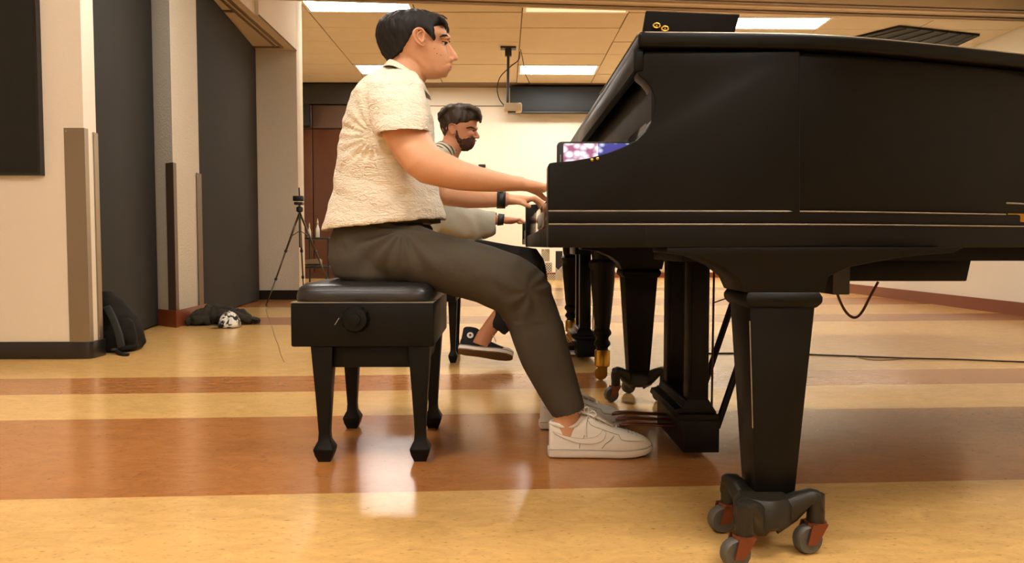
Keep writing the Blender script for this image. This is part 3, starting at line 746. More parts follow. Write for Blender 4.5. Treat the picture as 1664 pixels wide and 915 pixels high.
# phone on the piano
def phone():
    yc = 1.60
    A = P(905, 230, yc); B = P(1029, 230, yc)
    z1 = A.z; z0 = z1 - .078; x0, x1 = A.x, B.x
    t = thing('phone', ((x0 + x1) / 2, yc, z0), 'phone standing sideways on the piano arm with lit screen', 'phone')
    def rr(x0, x1, z0, z1, r, n=6):
        out = []
        for cx, cz, a0 in ((x1 - r, z1 - r, 0), (x0 + r, z1 - r, 90), (x0 + r, z0 + r, 180), (x1 - r, z0 + r, 270)):
            for k in range(n + 1):
                a = R(a0 + 90 * k / n); out.append((cx + r * cos(a), cz + r * sin(a)))
        return out
    MB().prism(rr(x0, x1, z0, z1, .010), yc, yc + .010, 'Y').build('body', 'black', t, bevel=.002)
    MB().prism(rr(x0 + .014, x1 - .007, z0 + .004, z1 - .004, .003), yc - .0008, yc, 'Y').build('screen', 'screen', t)
    MB().box((x0 + .007, yc - .001, z0 + .034), (x0 + .0085, yc, z0 + .05)).build('earpiece', 'scratch', t)
phone()

# ================================================================== BENCHES
def bench_leg(b, x, y, z1, s=1.0):
    def sq(z, h): return [Vector((x + a * h * s, y + c * h * s, z)) for a, c in ((-1, -1), (1, -1), (1, 1), (-1, 1))]
    b.loft([sq(.0, .017), sq(.02, .025), sq(.038, .029), (sq(.062, .017)), sq(.085, .0155), sq(.2, .022), sq(z1, .031)])
def bench_one():
    x0, x1 = P(473, 500, 2.09).x, P(704, 500, 2.09).x; ya, yb = 2.09, 2.555
    t = thing('piano_bench', ((x0 + x1) / 2, 2.32, 0), 'black leather-topped adjustable bench with side knob under near pianist', 'bench')
    c = MB()
    for z, g, e in ():
        pass
    rings = []
    cx, cy, hx, hy = (x0 + x1) / 2, (ya + yb) / 2, (x1 - x0) / 2, (yb - ya) / 2
    for z, k in ((.462, 1.0), (.475, 1.008), (.49, .995), (.502, .965), (.512, .90), (.517, .6), (.518, .2)):
        rings.append(ring(Vector((cx, cy, z)), Vector((hx * k, 0, 0)), Vector((0, hy * k, 0)), 56, 8.0))
    c.loft(rings); c.build('cushion', 'leather', t, smooth=True)
    p = MB().tube([q + Vector((0, 0, 0)) for q in ring(Vector((cx, cy, .4985)), Vector((hx * .965, 0, 0)), Vector((0, hy * .965, 0)), 56, 8.0)], .003, 6, cap=False)
    p.build('piping', 'leather', t, smooth=True)
    MB().box((x0 - .002, ya - .002, .335), (x1 + .002, yb + .002, .460)).build('box_frame', 'lacquer_b', t, bevel=.006)
    MB().box((x0 + .0, ya - .003, .4595), (x1, yb + .003, .4625)).build('pale_edge_line', 'edge', t)
    MB().box((x0 + .05, ya + .03, .272), (x1 - .03, yb - .03, .335)).build('apron', 'lacquer_b', t, bevel=.003)
    for x in (x0 + .083, x1 - .042):
        for y in (ya + .035, yb - .04):
            b = MB(); bench_leg(b, x, y, .335); b.build('leg', 'lacquer_b', t, bevel=.002)
            MB().box((x - .017, y - .017, 0), (x + .017, y + .017, .005)).build('foot_pad', 'black', t)
    k = P(577, 519, 2.07)
    prof = [(.010, .02), (.010, .0), (.030, -.002), (.038, -.008), (.038, -.020), (.033, -.028), (.018, -.030), (.017, -.036), (.010, -.038)]
    kn = MB(); rings = []
    for r, h in prof:
        rings.append([Vector((k.x + (r + (.0018 * cos(12 * 2 * pi * i / 48) if r > .035 else 0)) * cos(2 * pi * i / 48), 2.09 + h, k.z + (r + (.0018 * cos(12 * 2 * pi * i / 48) if r > .035 else 0)) * sin(2 * pi * i / 48))) for i in range(48)])
    kn.loft(rings).build('knob', 'lacquer_b', t, auto=40)
    A, B = P(544, 528, 2.087), P(551, 517, 2.087)
    MB().tube([A, B], .001, 5).build('scratch', 'scratch', t)
bench_one()
def bench_two():
    t = thing('piano_bench', (-.35, 4.05, 0), 'dark bench under the bearded player, mostly hidden behind near pianist', 'bench')
    MB().box((-.62, 3.82, .42), (-.23, 4.3, .50)).build('cushion', 'leather', t, bevel=.02, bseg=3)
    MB().box((-.60, 3.85, .33), (-.25, 4.27, .42)).build('apron', 'lacquer_b', t, bevel=.004)
    for x in (-.57, -.272):
        for y in (3.93, 4.25):
            b = MB(); bench_leg(b, x, y, .40, .85); b.build('leg', 'lacquer_b', t, bevel=.002)
bench_two()

# ================================================================== PEOPLE
def finger(mb, pts, r0, r1):
    n = len(pts); mb.tube(pts, [r0 + (r1 - r0) * i / (n - 1) for i in range(n)], 10); mb.ball(pts[-1], r1, 10, 7); mb.ball(pts[0], r0, 10, 7)
def hand(mb, wrist, knuck, side, ztip, spread=.020, s=1.0, reach=.085):
    "palm from the wrist to the knuckles, five fingers curving down to the keys; side = +1 thumb towards +Y"
    d = (knuck - wrist).normalized(); q = Vector((0, 1, 0)); up = d.cross(q) * -1
    if up.z < 0: up = -up
    rings = []
    for k, (w_, h) in ((0, (.026, .020)), (.3, (.032, .018)), (.65, (.040, .016)), (1, (.042, .013)), (1.08, (.036, .008))):
        rings.append(ring(wrist.lerp(knuck, k), q * w_ * s, up * h * s, 20, 2.4))
    mb.loft(rings)
    lens = {-1.5: .82, -.5: .96, .5: 1.0, 1.5: .92}
    for i, l in lens.items():
        sgn = -side * i   # small finger away from the thumb
        base = knuck + q * (spread * -side * i) - d * .006
        l2 = {-1.5: .92, -.5: 1.0, .5: .95, 1.5: .78}[i]
        X = Vector((1, 0, 0))
        dx = d.copy(); dx.z = 0; dx.normalize()
        p1 = base + dx * (.032 * l2 * s) + Vector((0, 0, .004))
        p2 = p1 + dx * (.022 * l2 * s) + Vector((0, 0, -.014 * s))
        p3 = p2 + dx * (.009 * s); p3.z = ztip + .007
        if p3.z > p2.z - .004: p3.z = p2.z - .004
        finger(mb, [base, p1, p2, p3], .0088 * s, .0066 * s)
    b0 = wrist.lerp(knuck, .25) + q * (side * .026 * s) - up * .004
    t1 = b0 + d * .035 + q * (side * .018) - up * .008
    t2 = t1 + d * .028 + q * (side * .004); t2.z = max(ztip + .008, t1.z - .02)
    finger(mb, [b0, t1, t2], .0115 * s, .0075 * s)

def head_rings(rows, Yc, e=2.15, n=40):
    return [rp(xb, y, xf, y, Yc, wd, n, e) for y, xb, xf, wd in rows]
def interp(rows, y):
    if y <= rows[0][0]: return rows[0][1:]
    for a, b in zip(rows, rows[1:]):
        if a[0] <= y <= b[0]:
            k = (y - a[0]) / (b[0] - a[0]); return tuple(a[i] + (b[i] - a[i]) * k for i in (1, 2, 3))
    return rows[-1][1:]
def head_surf(rows, px, py, Yc, out=0.0):
    xb, xf, wd = interp(rows, py); c = (xb + xf) / 2; a = (xf - xb) / 2
    k = max(0.0, 1 - min(1, abs((px - c) / a)) ** 2.15) ** (1 / 2.15)
    return P(px, py, Yc - wd * k - out)
def clipped(rows, Yc, n=48, grow=0.0, right=True):
    "rows: y, xb, xfull, w, xclip -> closed solid cut at xclip"
    out = []
    for y, xb, xf, wd, xc in rows:
        r = rp(xb, y, xf, y, Yc, wd + grow, n, 2.15); lim = P(xc, y, Yc).x
        for p in r:
            if right and p.x > lim: p.x = lim
            if not right and p.x < lim: p.x = lim
        out.append(r)
    return out
def hairfn(amp, sc):
    def fn(p, n):
        k = noise.noise(Vector((p.x * sc, p.y * sc * 1.5, p.z * sc * .45))) + .5 * noise.noise(Vector((p.x * sc * 2.3, p.y * sc * 3, p.z * sc * .8)))
        return n * (k * amp)
    return fn

# ---------------- the near pianist
def person_one():
    t = thing('person', (-.45, 2.32, 0), 'person in cream short-sleeved shirt and grey trousers playing the near piano', 'person')
    YC = 2.35
    sk = [(27, 650, 690, .03), (31, 636, 703, .055), (37, 626, 715, .068), (44, 620, 721.5, .075), (52, 618, 726, .078), (58, 618, 729.5, .078), (63, 619, 730.5, .077), (67, 620, 727.5, .076), (71, 622, 725, .074), (77, 625, 725.5, .071),
          (84, 629, 728, .068), (91, 634, 730.5, .063), (98, 641, 731.5, .058), (103, 648, 732.5, .054), (108, 656, 731, .050), (113, 664, 731.5, .046), (119, 672, 728.5, .041), (124, 681, 723, .033), (127.5, 692, 714, .018)]
    b = MB()
    b.loft(head_rings(sk, YC))
    # jaw, cheekbone, chin
    b.loft([rp(664, 78, 690, 74, YC - .045, .016), rp(672, 100, 694, 92, YC - .040, .016), rp(690, 116, 704, 106, YC - .030, .016), rp(706, 124, 722, 116, YC - .012, .016)])
    b.loft([rp(664, 78, 690, 74, YC + .045, .016), rp(672, 100, 694, 92, YC + .040, .016), rp(690, 116, 704, 106, YC + .030, .016), rp(706, 124, 722, 116, YC + .012, .016)])
    b.ball(P(720, 119.5, YC), (.016, .018, .014))
    # brow
    b.loft([rp(722, 58, 731.5, 64, YC - .045, .008), rp(724, 56, 733, 64, YC, .012), rp(722, 58, 731.5, 64, YC + .045, .008)]) if False else None
    b.tube([P(722, 62, YC - .042), P(727.5, 60.5, YC - .022), P(729, 61, YC), P(727.5, 60.5, YC + .022), P(722, 62, YC + .042)], [.005, .008, .008, .008, .005], 10)
    # nose
    b.tube([P(725.5, 68, YC), P(729, 77, YC), P(734, 86, YC), P(738, 93, YC)], [.007, .009, .011, .0125], 12)
    b.ball(P(739.3, 94.5, YC), (.0105, .011, .009)); b.ball(P(733, 97, YC - .013), (.009, .008, .0075)); b.ball(P(733, 97, YC + .013), (.009, .008, .0075))
    # lips
    b.tube([P(726.5, 107.5, YC - .024), P(731, 105.6, YC - .012), P(732.6, 105.2, YC), P(731, 105.6, YC + .012), P(726.5, 107.5, YC + .024)], [.003, .005, .0052, .005, .003], 10)
    b.tube([P(727, 109.5, YC - .022), P(730, 112, YC - .011), P(731.3, 112.4, YC), P(730, 112, YC + .011), P(727, 109.5, YC + .022)], [.003, .005, .0058, .005, .003], 10)
    EARS = []
    for s in (-1, 1):
        def es(px, py, o): 
            q = head_surf(sk, px, py, YC, o)
            if s > 0: q.y = 2 * YC - q.y
            return q
        E = MB()
        E.tube(bez([es(*p) for p in ((689, 62, .002), (690, 54, .008), (686, 47.5, .013), (679, 46, .017), (673, 50, .020), (671.5, 57, .019), (675, 65, .016), (681, 71, .012), (687, 74, .007), (690, 71, .003))], 3), .0032, 8)
        E.tube(bez([es(*p) for p in ((685, 51, .009), (679, 54, .012), (678, 60, .012), (683, 66.5, .009), (688, 69, .006))], 3), .0026, 8)
        E.ball(es(686.5, 72, .005), (.0065, .004, .0065), 10, 8)
        E.ball(es(690, 64, .002), (.0035, .004, .006), 8, 6)
        E.loft([ring(es(681, 58, -.004), Vector((.013, 0, .004)), Vector((-.005, 0, .022)), 18), ring(es(681, 58, .006), Vector((.0165, 0, .004)), Vector((-.006, 0, .0255)), 18), ring(es(681, 58, .0065), Vector((.012, 0, .004)), Vector((-.005, 0, .018)), 18), ring(es(682, 58, .001), Vector((.007, 0, .004)), Vector((-.003, 0, .012)), 18)])
        EARS.append(E)
    # neck
    b.loft([rp(640, 82, 700, 100, YC, .050), rp(633, 100, 694, 122, YC, .056), rp(630, 114, 689, 139, YC, .060), rp(618, 130, 692, 158, YC, .075), rp(600, 150, 695, 180, YC, .12)])
    # trunk under the shirt
    b.loft([rp(610, 140, 680, 150, YC, .12), rp(585, 165, 692, 175, YC, .16), rp(572, 220, 695, 225, YC, .15), rp(562, 300, 700, 305, YC, .14), rp(560, 370, 700, 370, YC, .145), rp(560, 420, 690, 420, YC, .16)])
    # right arm (near)
    b.loft([rp(612, 150, 672, 140, 2.20, .045), rp(616, 185, 684, 178, 2.165, .052), rp(622, 222, 697, 213, 2.135, .055), rp(640, 254, 706, 232, 2.11, .052), rp(660, 280, 716, 244, 2.095, .049), rp(684, 297, 728, 249, 2.09, .047),
            rp(716, 304.5, 738, 254, 2.09, .046), rp(745, 309.5, 754, 262, 2.09, .043), rp(775, 311.5, 781, 271, 2.10, .038), rp(806, 312, 810, 279, 2.12, .032), rp(832, 311, 836, 285.5, 2.135, .028), rp(848, 310.5, 851, 287.5, 2.145, .028)])
    wr = P(846, 299.5, 2.145); kn_ = P(886, 306, 2.17)
    hand(b, wr, kn_, +1, .747, s=1.02)
    # left arm (far)
    b.loft([rp(640, 200, 690, 180, 2.52, .045), rp(660, 250, 705, 235, 2.56, .046), rp(690, 318, 720, 285, 2.60, .044), rp(722, 334, 728, 303, 2.61, .042), rp(760, 338.5, 762, 308, 2.61, .036), rp(790, 338, 791, 311.5, 2.61, .030), rp(812, 336.5, 813, 313, 2.60, .027), rp(824, 336.5, 826, 312.5, 2.60, .028)])
    wr2 = P(822, 324.5, 2.60); kn2 = P(858, 325, 2.58)
    hand(b, wr2, kn2, -1, .747, s=1.02)
    # legs under the trousers
    b.loft([rp(560, 400, 600, 455, 2.30, .07), rp(690, 390, 680, 455, 2.24, .07), rp(810, 420, 790, 475, 2.20, .06), rp(872, 440, 830, 490, 2.18, .052), rp(900, 500, 856, 520, 2.18, .05), rp(925, 590, 893, 605, 2.17, .042), rp(938, 650, 899, 668, 2.165, .036), rp(941, 672, 899, 688, 2.165, .034), rp(946, 700, 897, 716, 2.165, .034)])
    b.loft([rp(570, 400, 600, 455, 2.42, .07), rp(690, 390, 680, 455, 2.47, .07), rp(800, 420, 780, 470, 2.50, .06), rp(850, 440, 815, 480, 2.50, .05), rp(880, 500, 845, 515, 2.50, .045), rp(905, 590, 878, 600, 2.50, .038), rp(917, 640, 886, 650, 2.50, .033), rp(922, 672, 886, 678, 2.50, .033)])
    body = b.build('body', 'skin', t); remesh(body, .0032, 3)
    for E in EARS: E.build('ear', 'skin', t, smooth=True)
    # mouth line, brow, eye, moles as small parts
    for s in (-1, 1):
        def fs(px, py, o=0.0):
            q = head_surf(sk, px, py, YC, o)
            if s > 0: q.y = 2 * YC - q.y
            return q
        e = P(720.2, 68.5, YC + s * .0245)
        MB().ball(e, (.0108, .0108, .0108), 14, 10).build('eye', 'eyewhite', t, smooth=True)
        MB().ball(e + Vector((.0068, s * .003, -.0035)), (.0055, .0060, .0055), 12, 8).build('iris', 'iris', t, smooth=True)
        lid = MB(); lid.ball(e + Vector((.0008, s * .0006, .0034)), (.0122, .0122, .0098), 16, 10)
        lid.build('eyelid', 'skin', t, smooth=True)
        l2 = MB(); l2.tube([e + Vector((-.003, s * .0118, -.002)), e + Vector((.005, s * .0115, -.002)), e + Vector((.0115, s * .006, -.002)), e + Vector((.0130, -s * .003, -.002))], .0014, 6)
        l2.build('eyelashes', 'hair', t)
        br = MB(); br.tube([fs(715, 60, .002), fs(720, 57.5, .004), fs(725, 57.5, .005), fs(728.5, 60, .006)], [.0015, .0032, .0035, .002], 8)
        br.build('eyebrow', 'hair', t, smooth=True)
    MB().tube([P(725.5, 109, YC - .023), P(731.5, 109, YC - .012), P(733, 109, YC), P(731.5, 109, YC + .012), P(725.5, 109, YC + .023)], [.0012, .0022, .0026, .0022, .0012], 8).build('mouth', 'lip', t, smooth=True)
    for px, py in ((710, 87), (716.5, 89.5), (706, 79)):
        MB().ball(head_surf(sk, px, py, YC, .0005), (.0018, .0012, .0016), 8, 6).build('mole', 'lip', t)
    # hair
    rows = [(20.5, 652, 690, .020, 700), (23, 638, 703, .052, 712), (27, 629, 714, .068, 720), (33, 620.5, 723, .078, 725), (39, 615.5, 728, .083, 729), (44, 613, 729, .086, 722), (49, 611.5, 730, .087, 714), (54, 611, 731, .087, 708), (60, 611, 731, .086, 694), (64, 611.5, 731, .085, 679),
            (70, 613, 729, .082, 671), (77, 615.5, 728, .079, 668), (84, 618.5, 730, .075, 664), (91, 622.5, 732, .071, 657), (97, 627, 733, .067, 648), (103, 632, 733, .058, 638)]
    h = MB(); h.loft(clipped(rows, YC))
    # sideburns and swept fringe clumps
    for s in (-1, 1):
        def fs(px, py, o=0.0):
            q = head_surf(sk, px, py, YC, o)
            if s > 0: q.y = 2 * YC - q.y
            return q
        h.loft([[fs(694 + 6 * cos(a), 50 + 3 * sin(a), -.006 if False else 0.002 - .006) for a in [0, 1, 2, 3, 4, 5, 6]], [fs(694 + 6 * cos(a), 50 + 3 * sin(a), .006) for a in [0, 1, 2, 3, 4, 5, 6]]]) if False else None
        h.tube([fs(700, 48, .000), fs(701, 54, .000), fs(704, 60, .000), fs(705.5, 66, -.001)], [.013, .011, .0075, .003], 10)
        h.tube([fs(690, 42, .002), fs(696, 48, .001), fs(700, 53, .0)], [.012, .010, .009], 10)
    for k in range(9):
        dy = (k - 4) * .013
        h.tube([P(690, 27, YC + dy), P(706, 27, YC + dy), P(719, 33, YC + dy * .95), P(725, 41, YC + dy * .9)], [.010, .012, .010, .004], 8)
    hr = h.build('hair', 'hair', t); remesh(hr, .0035, 3, hairfn(.0035, 55))
    st = MB(); random.seed(3)
    for k in range(46):
        x = random.uniform(668, 716); dy = random.uniform(-.06, .06)
        y0 = 21 + max(0, (x - 690)) * .22 + abs(dy) * 90
        st.tube(bez([P(x, y0 + 3, YC + dy), P(x + 6, y0 - 1.5 + random.uniform(-1, 1), YC + dy), P(x + 13, y0 + 4 + random.uniform(-1, 2), YC + dy)], 3), .0008, 4)
    for k in range(26):
        dy = random.uniform(-.07, .02)
        st.tube(bez([P(712, 27, YC + dy), P(722, 33 + random.uniform(-2, 2), YC + dy), P(727 + random.uniform(-2, 2), 44, YC + dy), P(729 + random.uniform(-3, 1), 52 + random.uniform(-6, 3), YC + dy)], 3), .0007, 4)
    for k in range(22):
        a = random.uniform(0, 1); dy = random.uniform(-.03, .03)
        st.tube(bez([P(634 - 14 * a, 25 + 14 * a, YC + dy), P(622 - 10 * a, 30 + 20 * a, YC + dy), P(613 - a, 45 + 14 * a, YC + dy)], 3), .0007, 4)
    s_ = st.build('stray_hairs', 'hair', t); s_['kind'] = 'stuff'
    # shirt
    sh = MB()
    sh.loft([rp(628, 107, 684, 147, YC, .076), rp(612, 119, 691, 158, YC, .130), rp(593, 134, 698, 172, YC, .185), rp(574, 158, 703, 190, YC, .205), rp(562, 196, 705, 215, YC, .202), rp(553, 236, 708, 245, YC, .192), rp(546, 285, 712, 285, YC, .182),
             rp(541, 320, 716, 318, YC, .182), rp(534, 345, 721, 340, YC, .190), rp(527, 366, 724, 352, YC, .196), rp(524, 376, 724, 357, YC, .198), rp(528, 376, 720, 356, YC, .192), rp(545, 350, 705, 340, YC, .16)])
    # near sleeve, open at the hem
    def sleeve(rows):
        sh.loft(rows)
    sleeve([rp(622, 118, 676, 118, 2.27, .05), rp(603, 142, 688, 136, 2.205, .072), rp(600, 170, 694, 162, 2.165, .077), rp(602, 195, 698, 188, 2.14, .078), rp(606, 214, 699, 208, 2.125, .078), rp(609, 221.5, 699.5, 215.5, 2.12, .078), rp(613, 221, 696, 215.5, 2.12, .073), rp(625, 205, 690, 200, 2.14, .060)])
    sleeve([rp(640, 130, 680, 125, 2.44, .05), rp(625, 150, 690, 145, 2.50, .07), rp(630, 185, 698, 175, 2.53, .075), rp(640, 222, 706, 205, 2.545, .076), rp(643, 227, 707, 211, 2.545, .076), rp(647, 226, 703, 211, 2.545, .071), rp(655, 205, 696, 195, 2.53, .058)])
    def folds(p, n):
        k = noise.noise(p * 9) * .004
        # radiating folds from the armpit and drape above the hem
        ax = P(600, 215, 2.1); d = Vector((p.x - ax.x, 0, p.z - ax.z)); r = d.length; a = math.atan2(d.z, d.x)
        if p.x < ax.x + .03: k += .0045 * sin(a * 17 + noise.noise(p * 6) * 3) * max(0, 1 - r / .20) * min(1, r / .04)
        q = (p.x * .55 + p.z) * 62 + noise.noise(p * 5) * 4
        if p.z < .95: k += .0035 * sin(q) * max(0, min(1, (.95 - p.z) / .12)) * (.5 + noise.noise(p * 4))
        k += noise.noise(Vector((p.x * 14, p.y * 14, p.z * 40))) * .0022
        return n * k
    s1 = sh.build('shirt', 'shirt', t); remesh(s1, .0045, 4, folds)
    # shoulder seam and hem bands
    def band(pxs, Yb, r, nm='seam'):
        MB().tube(bez([P(x, y, Y_) for x, y, Y_ in pxs], 4), r, 6).build(nm, 'shirt', t, smooth=True)
    # collar
    top = (P(633, 100, YC), P(690, 137, YC)); bot = (P(623, 116, YC), P(701, 160, YC))
    def collar():
        cb = MB(); n = 40; va, fa = [], []
        for k in range(n + 1):
            a = pi + (k / n - .5) * 2 * (pi * .93)     # back at a = pi, gap at the front
            ft = ring((top[0] + top[1]) / 2, (top[1] - top[0]) / 2, Vector((0, .066, 0)), 1)[0]
            def e(pr, w_, dz=0): c = (pr[0] + pr[1]) / 2; u = (pr[1] - pr[0]) / 2; return c + u * cos(a) + Vector((0, w_, 0)) * sin(a) + Vector((0, 0, dz))
            tp = e(top, .064); fold = e(top, .072, .005) ; lo = e(bot, .136, .020 * sin(a) ** 2)
            lo2 = lo + Vector((0, 0, 0))
            u_ = (top[1] - top[0]).normalized()
            inn = e((top[0], top[1]), .062, -.022)
            va += [inn, tp + Vector((0, 0, .001)), fold, lo, lo + (tp - lo) * .06 - Vector((0, .0, .004))]
        m_ = 5
        for k in range(n):
            for j in range(m_ - 1):
                a0 = k * m_ + j; fa.append((a0, a0 + 1, a0 + 1 + m_, a0 + m_))
        cb.add(va, fa); o = cb.build('collar', 'shirt', t, smooth=True)
        md = o.modifiers.new('t', 'SOLIDIFY'); md.thickness = .005; md.offset = 0
        sb = o.modifiers.new('s', 'SUBSURF'); sb.levels = 1; sb.render_levels = 2
        return o
    collar()
    # trousers
    tr = MB()
    tr.loft([rp(556, 350, 700, 350, YC, .14), rp(547, 366, 700, 362, YC, .155), rp(540, 390, 705, 385, YC, .17), rp(537, 420, 700, 420, YC, .18), rp(545, 445, 690, 450, YC, .18), rp(565, 456, 670, 462, YC, .16)])
    # near leg
    tr.loft([rp(560, 366, 590, 456, 2.28, .088), rp(640, 362, 640, 462, 2.235, .092), rp(700, 372, 690, 468, 2.215, .092), rp(750, 386, 735, 481, 2.20, .090), rp(800, 401, 775, 492, 2.19, .086), rp(842, 415, 802, 502, 2.18, .080),
             rp(874, 432, 812, 508, 2.175, .077), rp(891, 456, 815, 515, 2.175, .074), rp(901, 486, 820, 528, 2.175, .070), rp(914, 530, 832, 556, 2.17, .066), rp(927, 575, 850, 594, 2.17, .062), rp(938, 615, 872, 632, 2.168, .057), rp(950, 657, 897, 676, 2.165, .053), rp(951, 662, 902, 680, 2.165, .052), rp(947, 660, 906, 677, 2.165, .046), rp(938, 630, 898, 640, 2.168, .038)])
    tr.loft([rp(570, 372, 600, 456, 2.42, .088), rp(690, 372, 680, 462, 2.47, .088), rp(785, 400, 765, 478, 2.49, .080), rp(845, 425, 800, 488, 2.50, .072), rp(862, 450, 808, 500, 2.50, .068), rp(885, 510, 828, 535, 2.50, .062), rp(905, 580, 858, 592, 2.50, .054), rp(916, 632, 880, 642, 2.50, .048), rp(913, 630, 884, 640, 2.50, .042), rp(905, 600, 876, 610, 2.50, .034)])
    def tf(p, n):
        k = noise.noise(p * 7) * .006
        kx = P(858, 470, 2.17); d = Vector((p.x - kx.x, 0, p.z - kx.z)); r = d.length; a = math.atan2(d.z, d.x)
        k += .0035 * sin(a * 7 + 1 + noise.noise(p * 10) * 3) * max(0, 1 - r / .22) * min(1, r / .05)
        hx = P(655, 372, 2.2); d = Vector((p.x - hx.x, 0, p.z - hx.z)); r = d.length; a = math.atan2(d.z, d.x)
        k += .005 * sin(a * 14 + noise.noise(p * 8) * 2) * max(0, 1 - r / .26) * min(1, r / .04)
        if p.z < .40: k += .003 * sin(p.x * 55 + p.z * 14)
        return n * k
    t1 = tr.build('trousers', 'trousers', t); remesh(t1, .005, 5, tf)
    wb = MB().loft([rp(556, 357, 716, 352, YC, .168, 40), rp(554, 368, 716, 362, YC, .172, 40)]).build('waistband', 'trousers', t, smooth=True)
    # watch on the left wrist
    wt = MB(); A = rp(807, 339, 808, 310, 2.60, .0315); B = rp(821, 339, 822, 310, 2.60, .0315)
    rim_ = lambda r, k: [sum(r, Vector()) / len(r) + (p - sum(r, Vector()) / len(r)) * k for p in r]
    wt.loft([rim_(A, .9), A, B, rim_(B, .9)]); w_ = wt.build('wristwatch', 'watch', t, smooth=True, label='black wristband on the far wrist')
    q = P(814, 309, 2.60); MB().box((q.x - .014, q.y - .016, q.z - .004), (q.x + .014, q.y + .016, q.z + .006)).build('watch_face', 'black', w_, bevel=.003)
    return t

# ---------------- shoes
def sneaker(t, X, Yc, zb, L=.31, yaw=0.0, laces=True):
    "low white leather sneaker, heel at X, pointing +X"
    Mx = Matrix.Translation((X, Yc, zb)) @ Matrix.Rotation(yaw, 4, 'Z')
    T = lambda r: [Mx @ p for p in r]
    sole = MB(); rows = [(0.0, .020, .004, .024), (.004, .030, .0, .027), (.04, .036, 0, .028), (.10, .037, 0, .026), (.16, .041, 0, .025), (.21, .046, 0, .025), (.25, .045, .002, .026), (.285, .036, .008, .030), (.302, .023, .015, .034), (.310, .009, .02, .034)]
    def sec(x, w_, z0, z1, e=5): return ring(Vector((x * L / .31, 0, (z0 + z1) / 2)), Vector((0, w_, 0)), Vector((0, 0, (z1 - z0) / 2)), 28, e)
    sole.loft([T(sec(x, w_, z0, z1)) for x, w_, z0, z1 in rows])
    so = sole.build('shoe', 'shoe_sole', t, smooth=True, label='white leather low-top sneaker')
    up = MB(); rows = [(.004, .020, .095), (.015, .028, .104), (.04, .032, .100), (.065, .033, .094), (.085, .035, .104), (.10, .036, .118), (.12, .037, .121), (.15, .038, .107), (.18, .041, .093), (.21, .042, .081), (.24, .041, .073), (.265, .037, .066), (.285, .030, .057), (.300, .018, .047), (.306, .008, .040)]
    up.loft([T(ring(Vector((x * L / .31, 0, .022 + (zt - .022) * .35)), Vector((0, w_, 0)), Vector((0, 0, (zt - .022) * .65)), 28, 4.0 if x < .11 else 2.7)) for x, w_, zt in rows])
    u = up.build('upper', 'shoe', so, smooth=True); remesh(u, .003, 3)
    # padded collar opening
    cl = MB(); pts = [(.008, 0, .098), (.02, .023, .098), (.05, .027, .092), (.08, .027, .098), (.097, .018, .114), (.10, 0, .118), (.097, -.018, .114), (.08, -.027, .098), (.05, -.027, .092), (.02, -.023, .098), (.008, 0, .098)]
    cl.tube([Mx @ p for p in bez(pts, 4)], .0065, 8, cap=False); cl.build('collar', 'shoe', so, smooth=True)
    tg = MB().loft([T(ring(Vector((x, 0, z)), Vector((0, w_, 0)), Vector((.003, 0, .004)), 12)) for x, z, w_ in ((.085, .130, .018), (.092, .137, .020), (.105, .132, .022), (.14, .118, .022), (.19, .092, .02))]).build('tongue', 'shoe', so, smooth=True)
    # overlays: seams
    def surf(x, z):
        for a, b_ in zip(rows, rows[1:]):
            if a[0] <= x <= b_[0]:
                k = (x - a[0]) / (b_[0] - a[0]); w_ = a[1] + (b_[1] - a[1]) * k; zt = a[2] + (b_[2] - a[2]) * k
                c = .022 + (zt - .022) * .35; h = (zt - .022) * .65; q = min(.98, abs((z - c) / h)); return w_ * (1 - q ** 2.5) ** (1 / 2.5)
        return .03
    for s in (-1, 1):
        def sp(x, z, o=.0012): return Mx @ Vector((x, s * (surf(x, z) + o), z))
        seams = [[(.115, .112), (.125, .098), (.15, .088), (.19, .074), (.205, .070)], [(.012, .085), (.03, .083), (.055, .078)], [(.205, .070), (.215, .056), (.25, .052), (.28, .050)], [(.155, .030), (.165, .044), (.18, .056), (.19, .068)], [(.09, .030), (.092, .045), (.10, .058), (.105, .07)]]
        b = MB()
        for q in seams: b.tube([sp(x, z) for x, z in [(p.x, p.y) for p in bez([(a, c, 0) for a, c in q], 4)]], .0009, 5)
        b.build('seam', 'stitch', so)
        # curved side mark: a flat tick shape that thins towards the heel
        topc = [(.012, .078), (.05, .067), (.09, .060), (.13, .063), (.150, .074), (.156, .084)]
        botc = [(.012, .076), (.05, .058), (.09, .046), (.13, .045), (.158, .056), (.168, .078)]
        tt = bez([(a, c, 0) for a, c in topc], 4); bb = bez([(a, c, 0) for a, c in botc], 4); v, f = [], []
        for p, q in zip(tt, bb): v += [sp(p.x, p.y, .0015), sp(q.x, q.y, .0015)]
        for k in range(len(tt) - 1): f.append((2 * k, 2 * k + 1, 2 * k + 3, 2 * k + 2))
        o = MB().add(v, f).build('side_mark', 'shoe', so); md = o.modifiers.new('s', 'SOLIDIFY'); md.thickness = .0016; md.offset = 0
        MB().tube([sp(p.x, p.y, .002) for p in tt] + [sp(p.x, p.y, .002) for p in reversed(bb)], .0006, 5).build('seam', 'stitch', so)
    MB().tube([Mx @ p for p in bez([(.0, -.032, .0255), (.05, -.0372, .0275), (.10, -.038, .026), (.16, -.042, .0255), (.21, -.047, .0255), (.25, -.046, .027), (.285, -.037, .031), (.305, -.02, .035)], 4)], .0011, 5).build('welt', 'stitch', so)
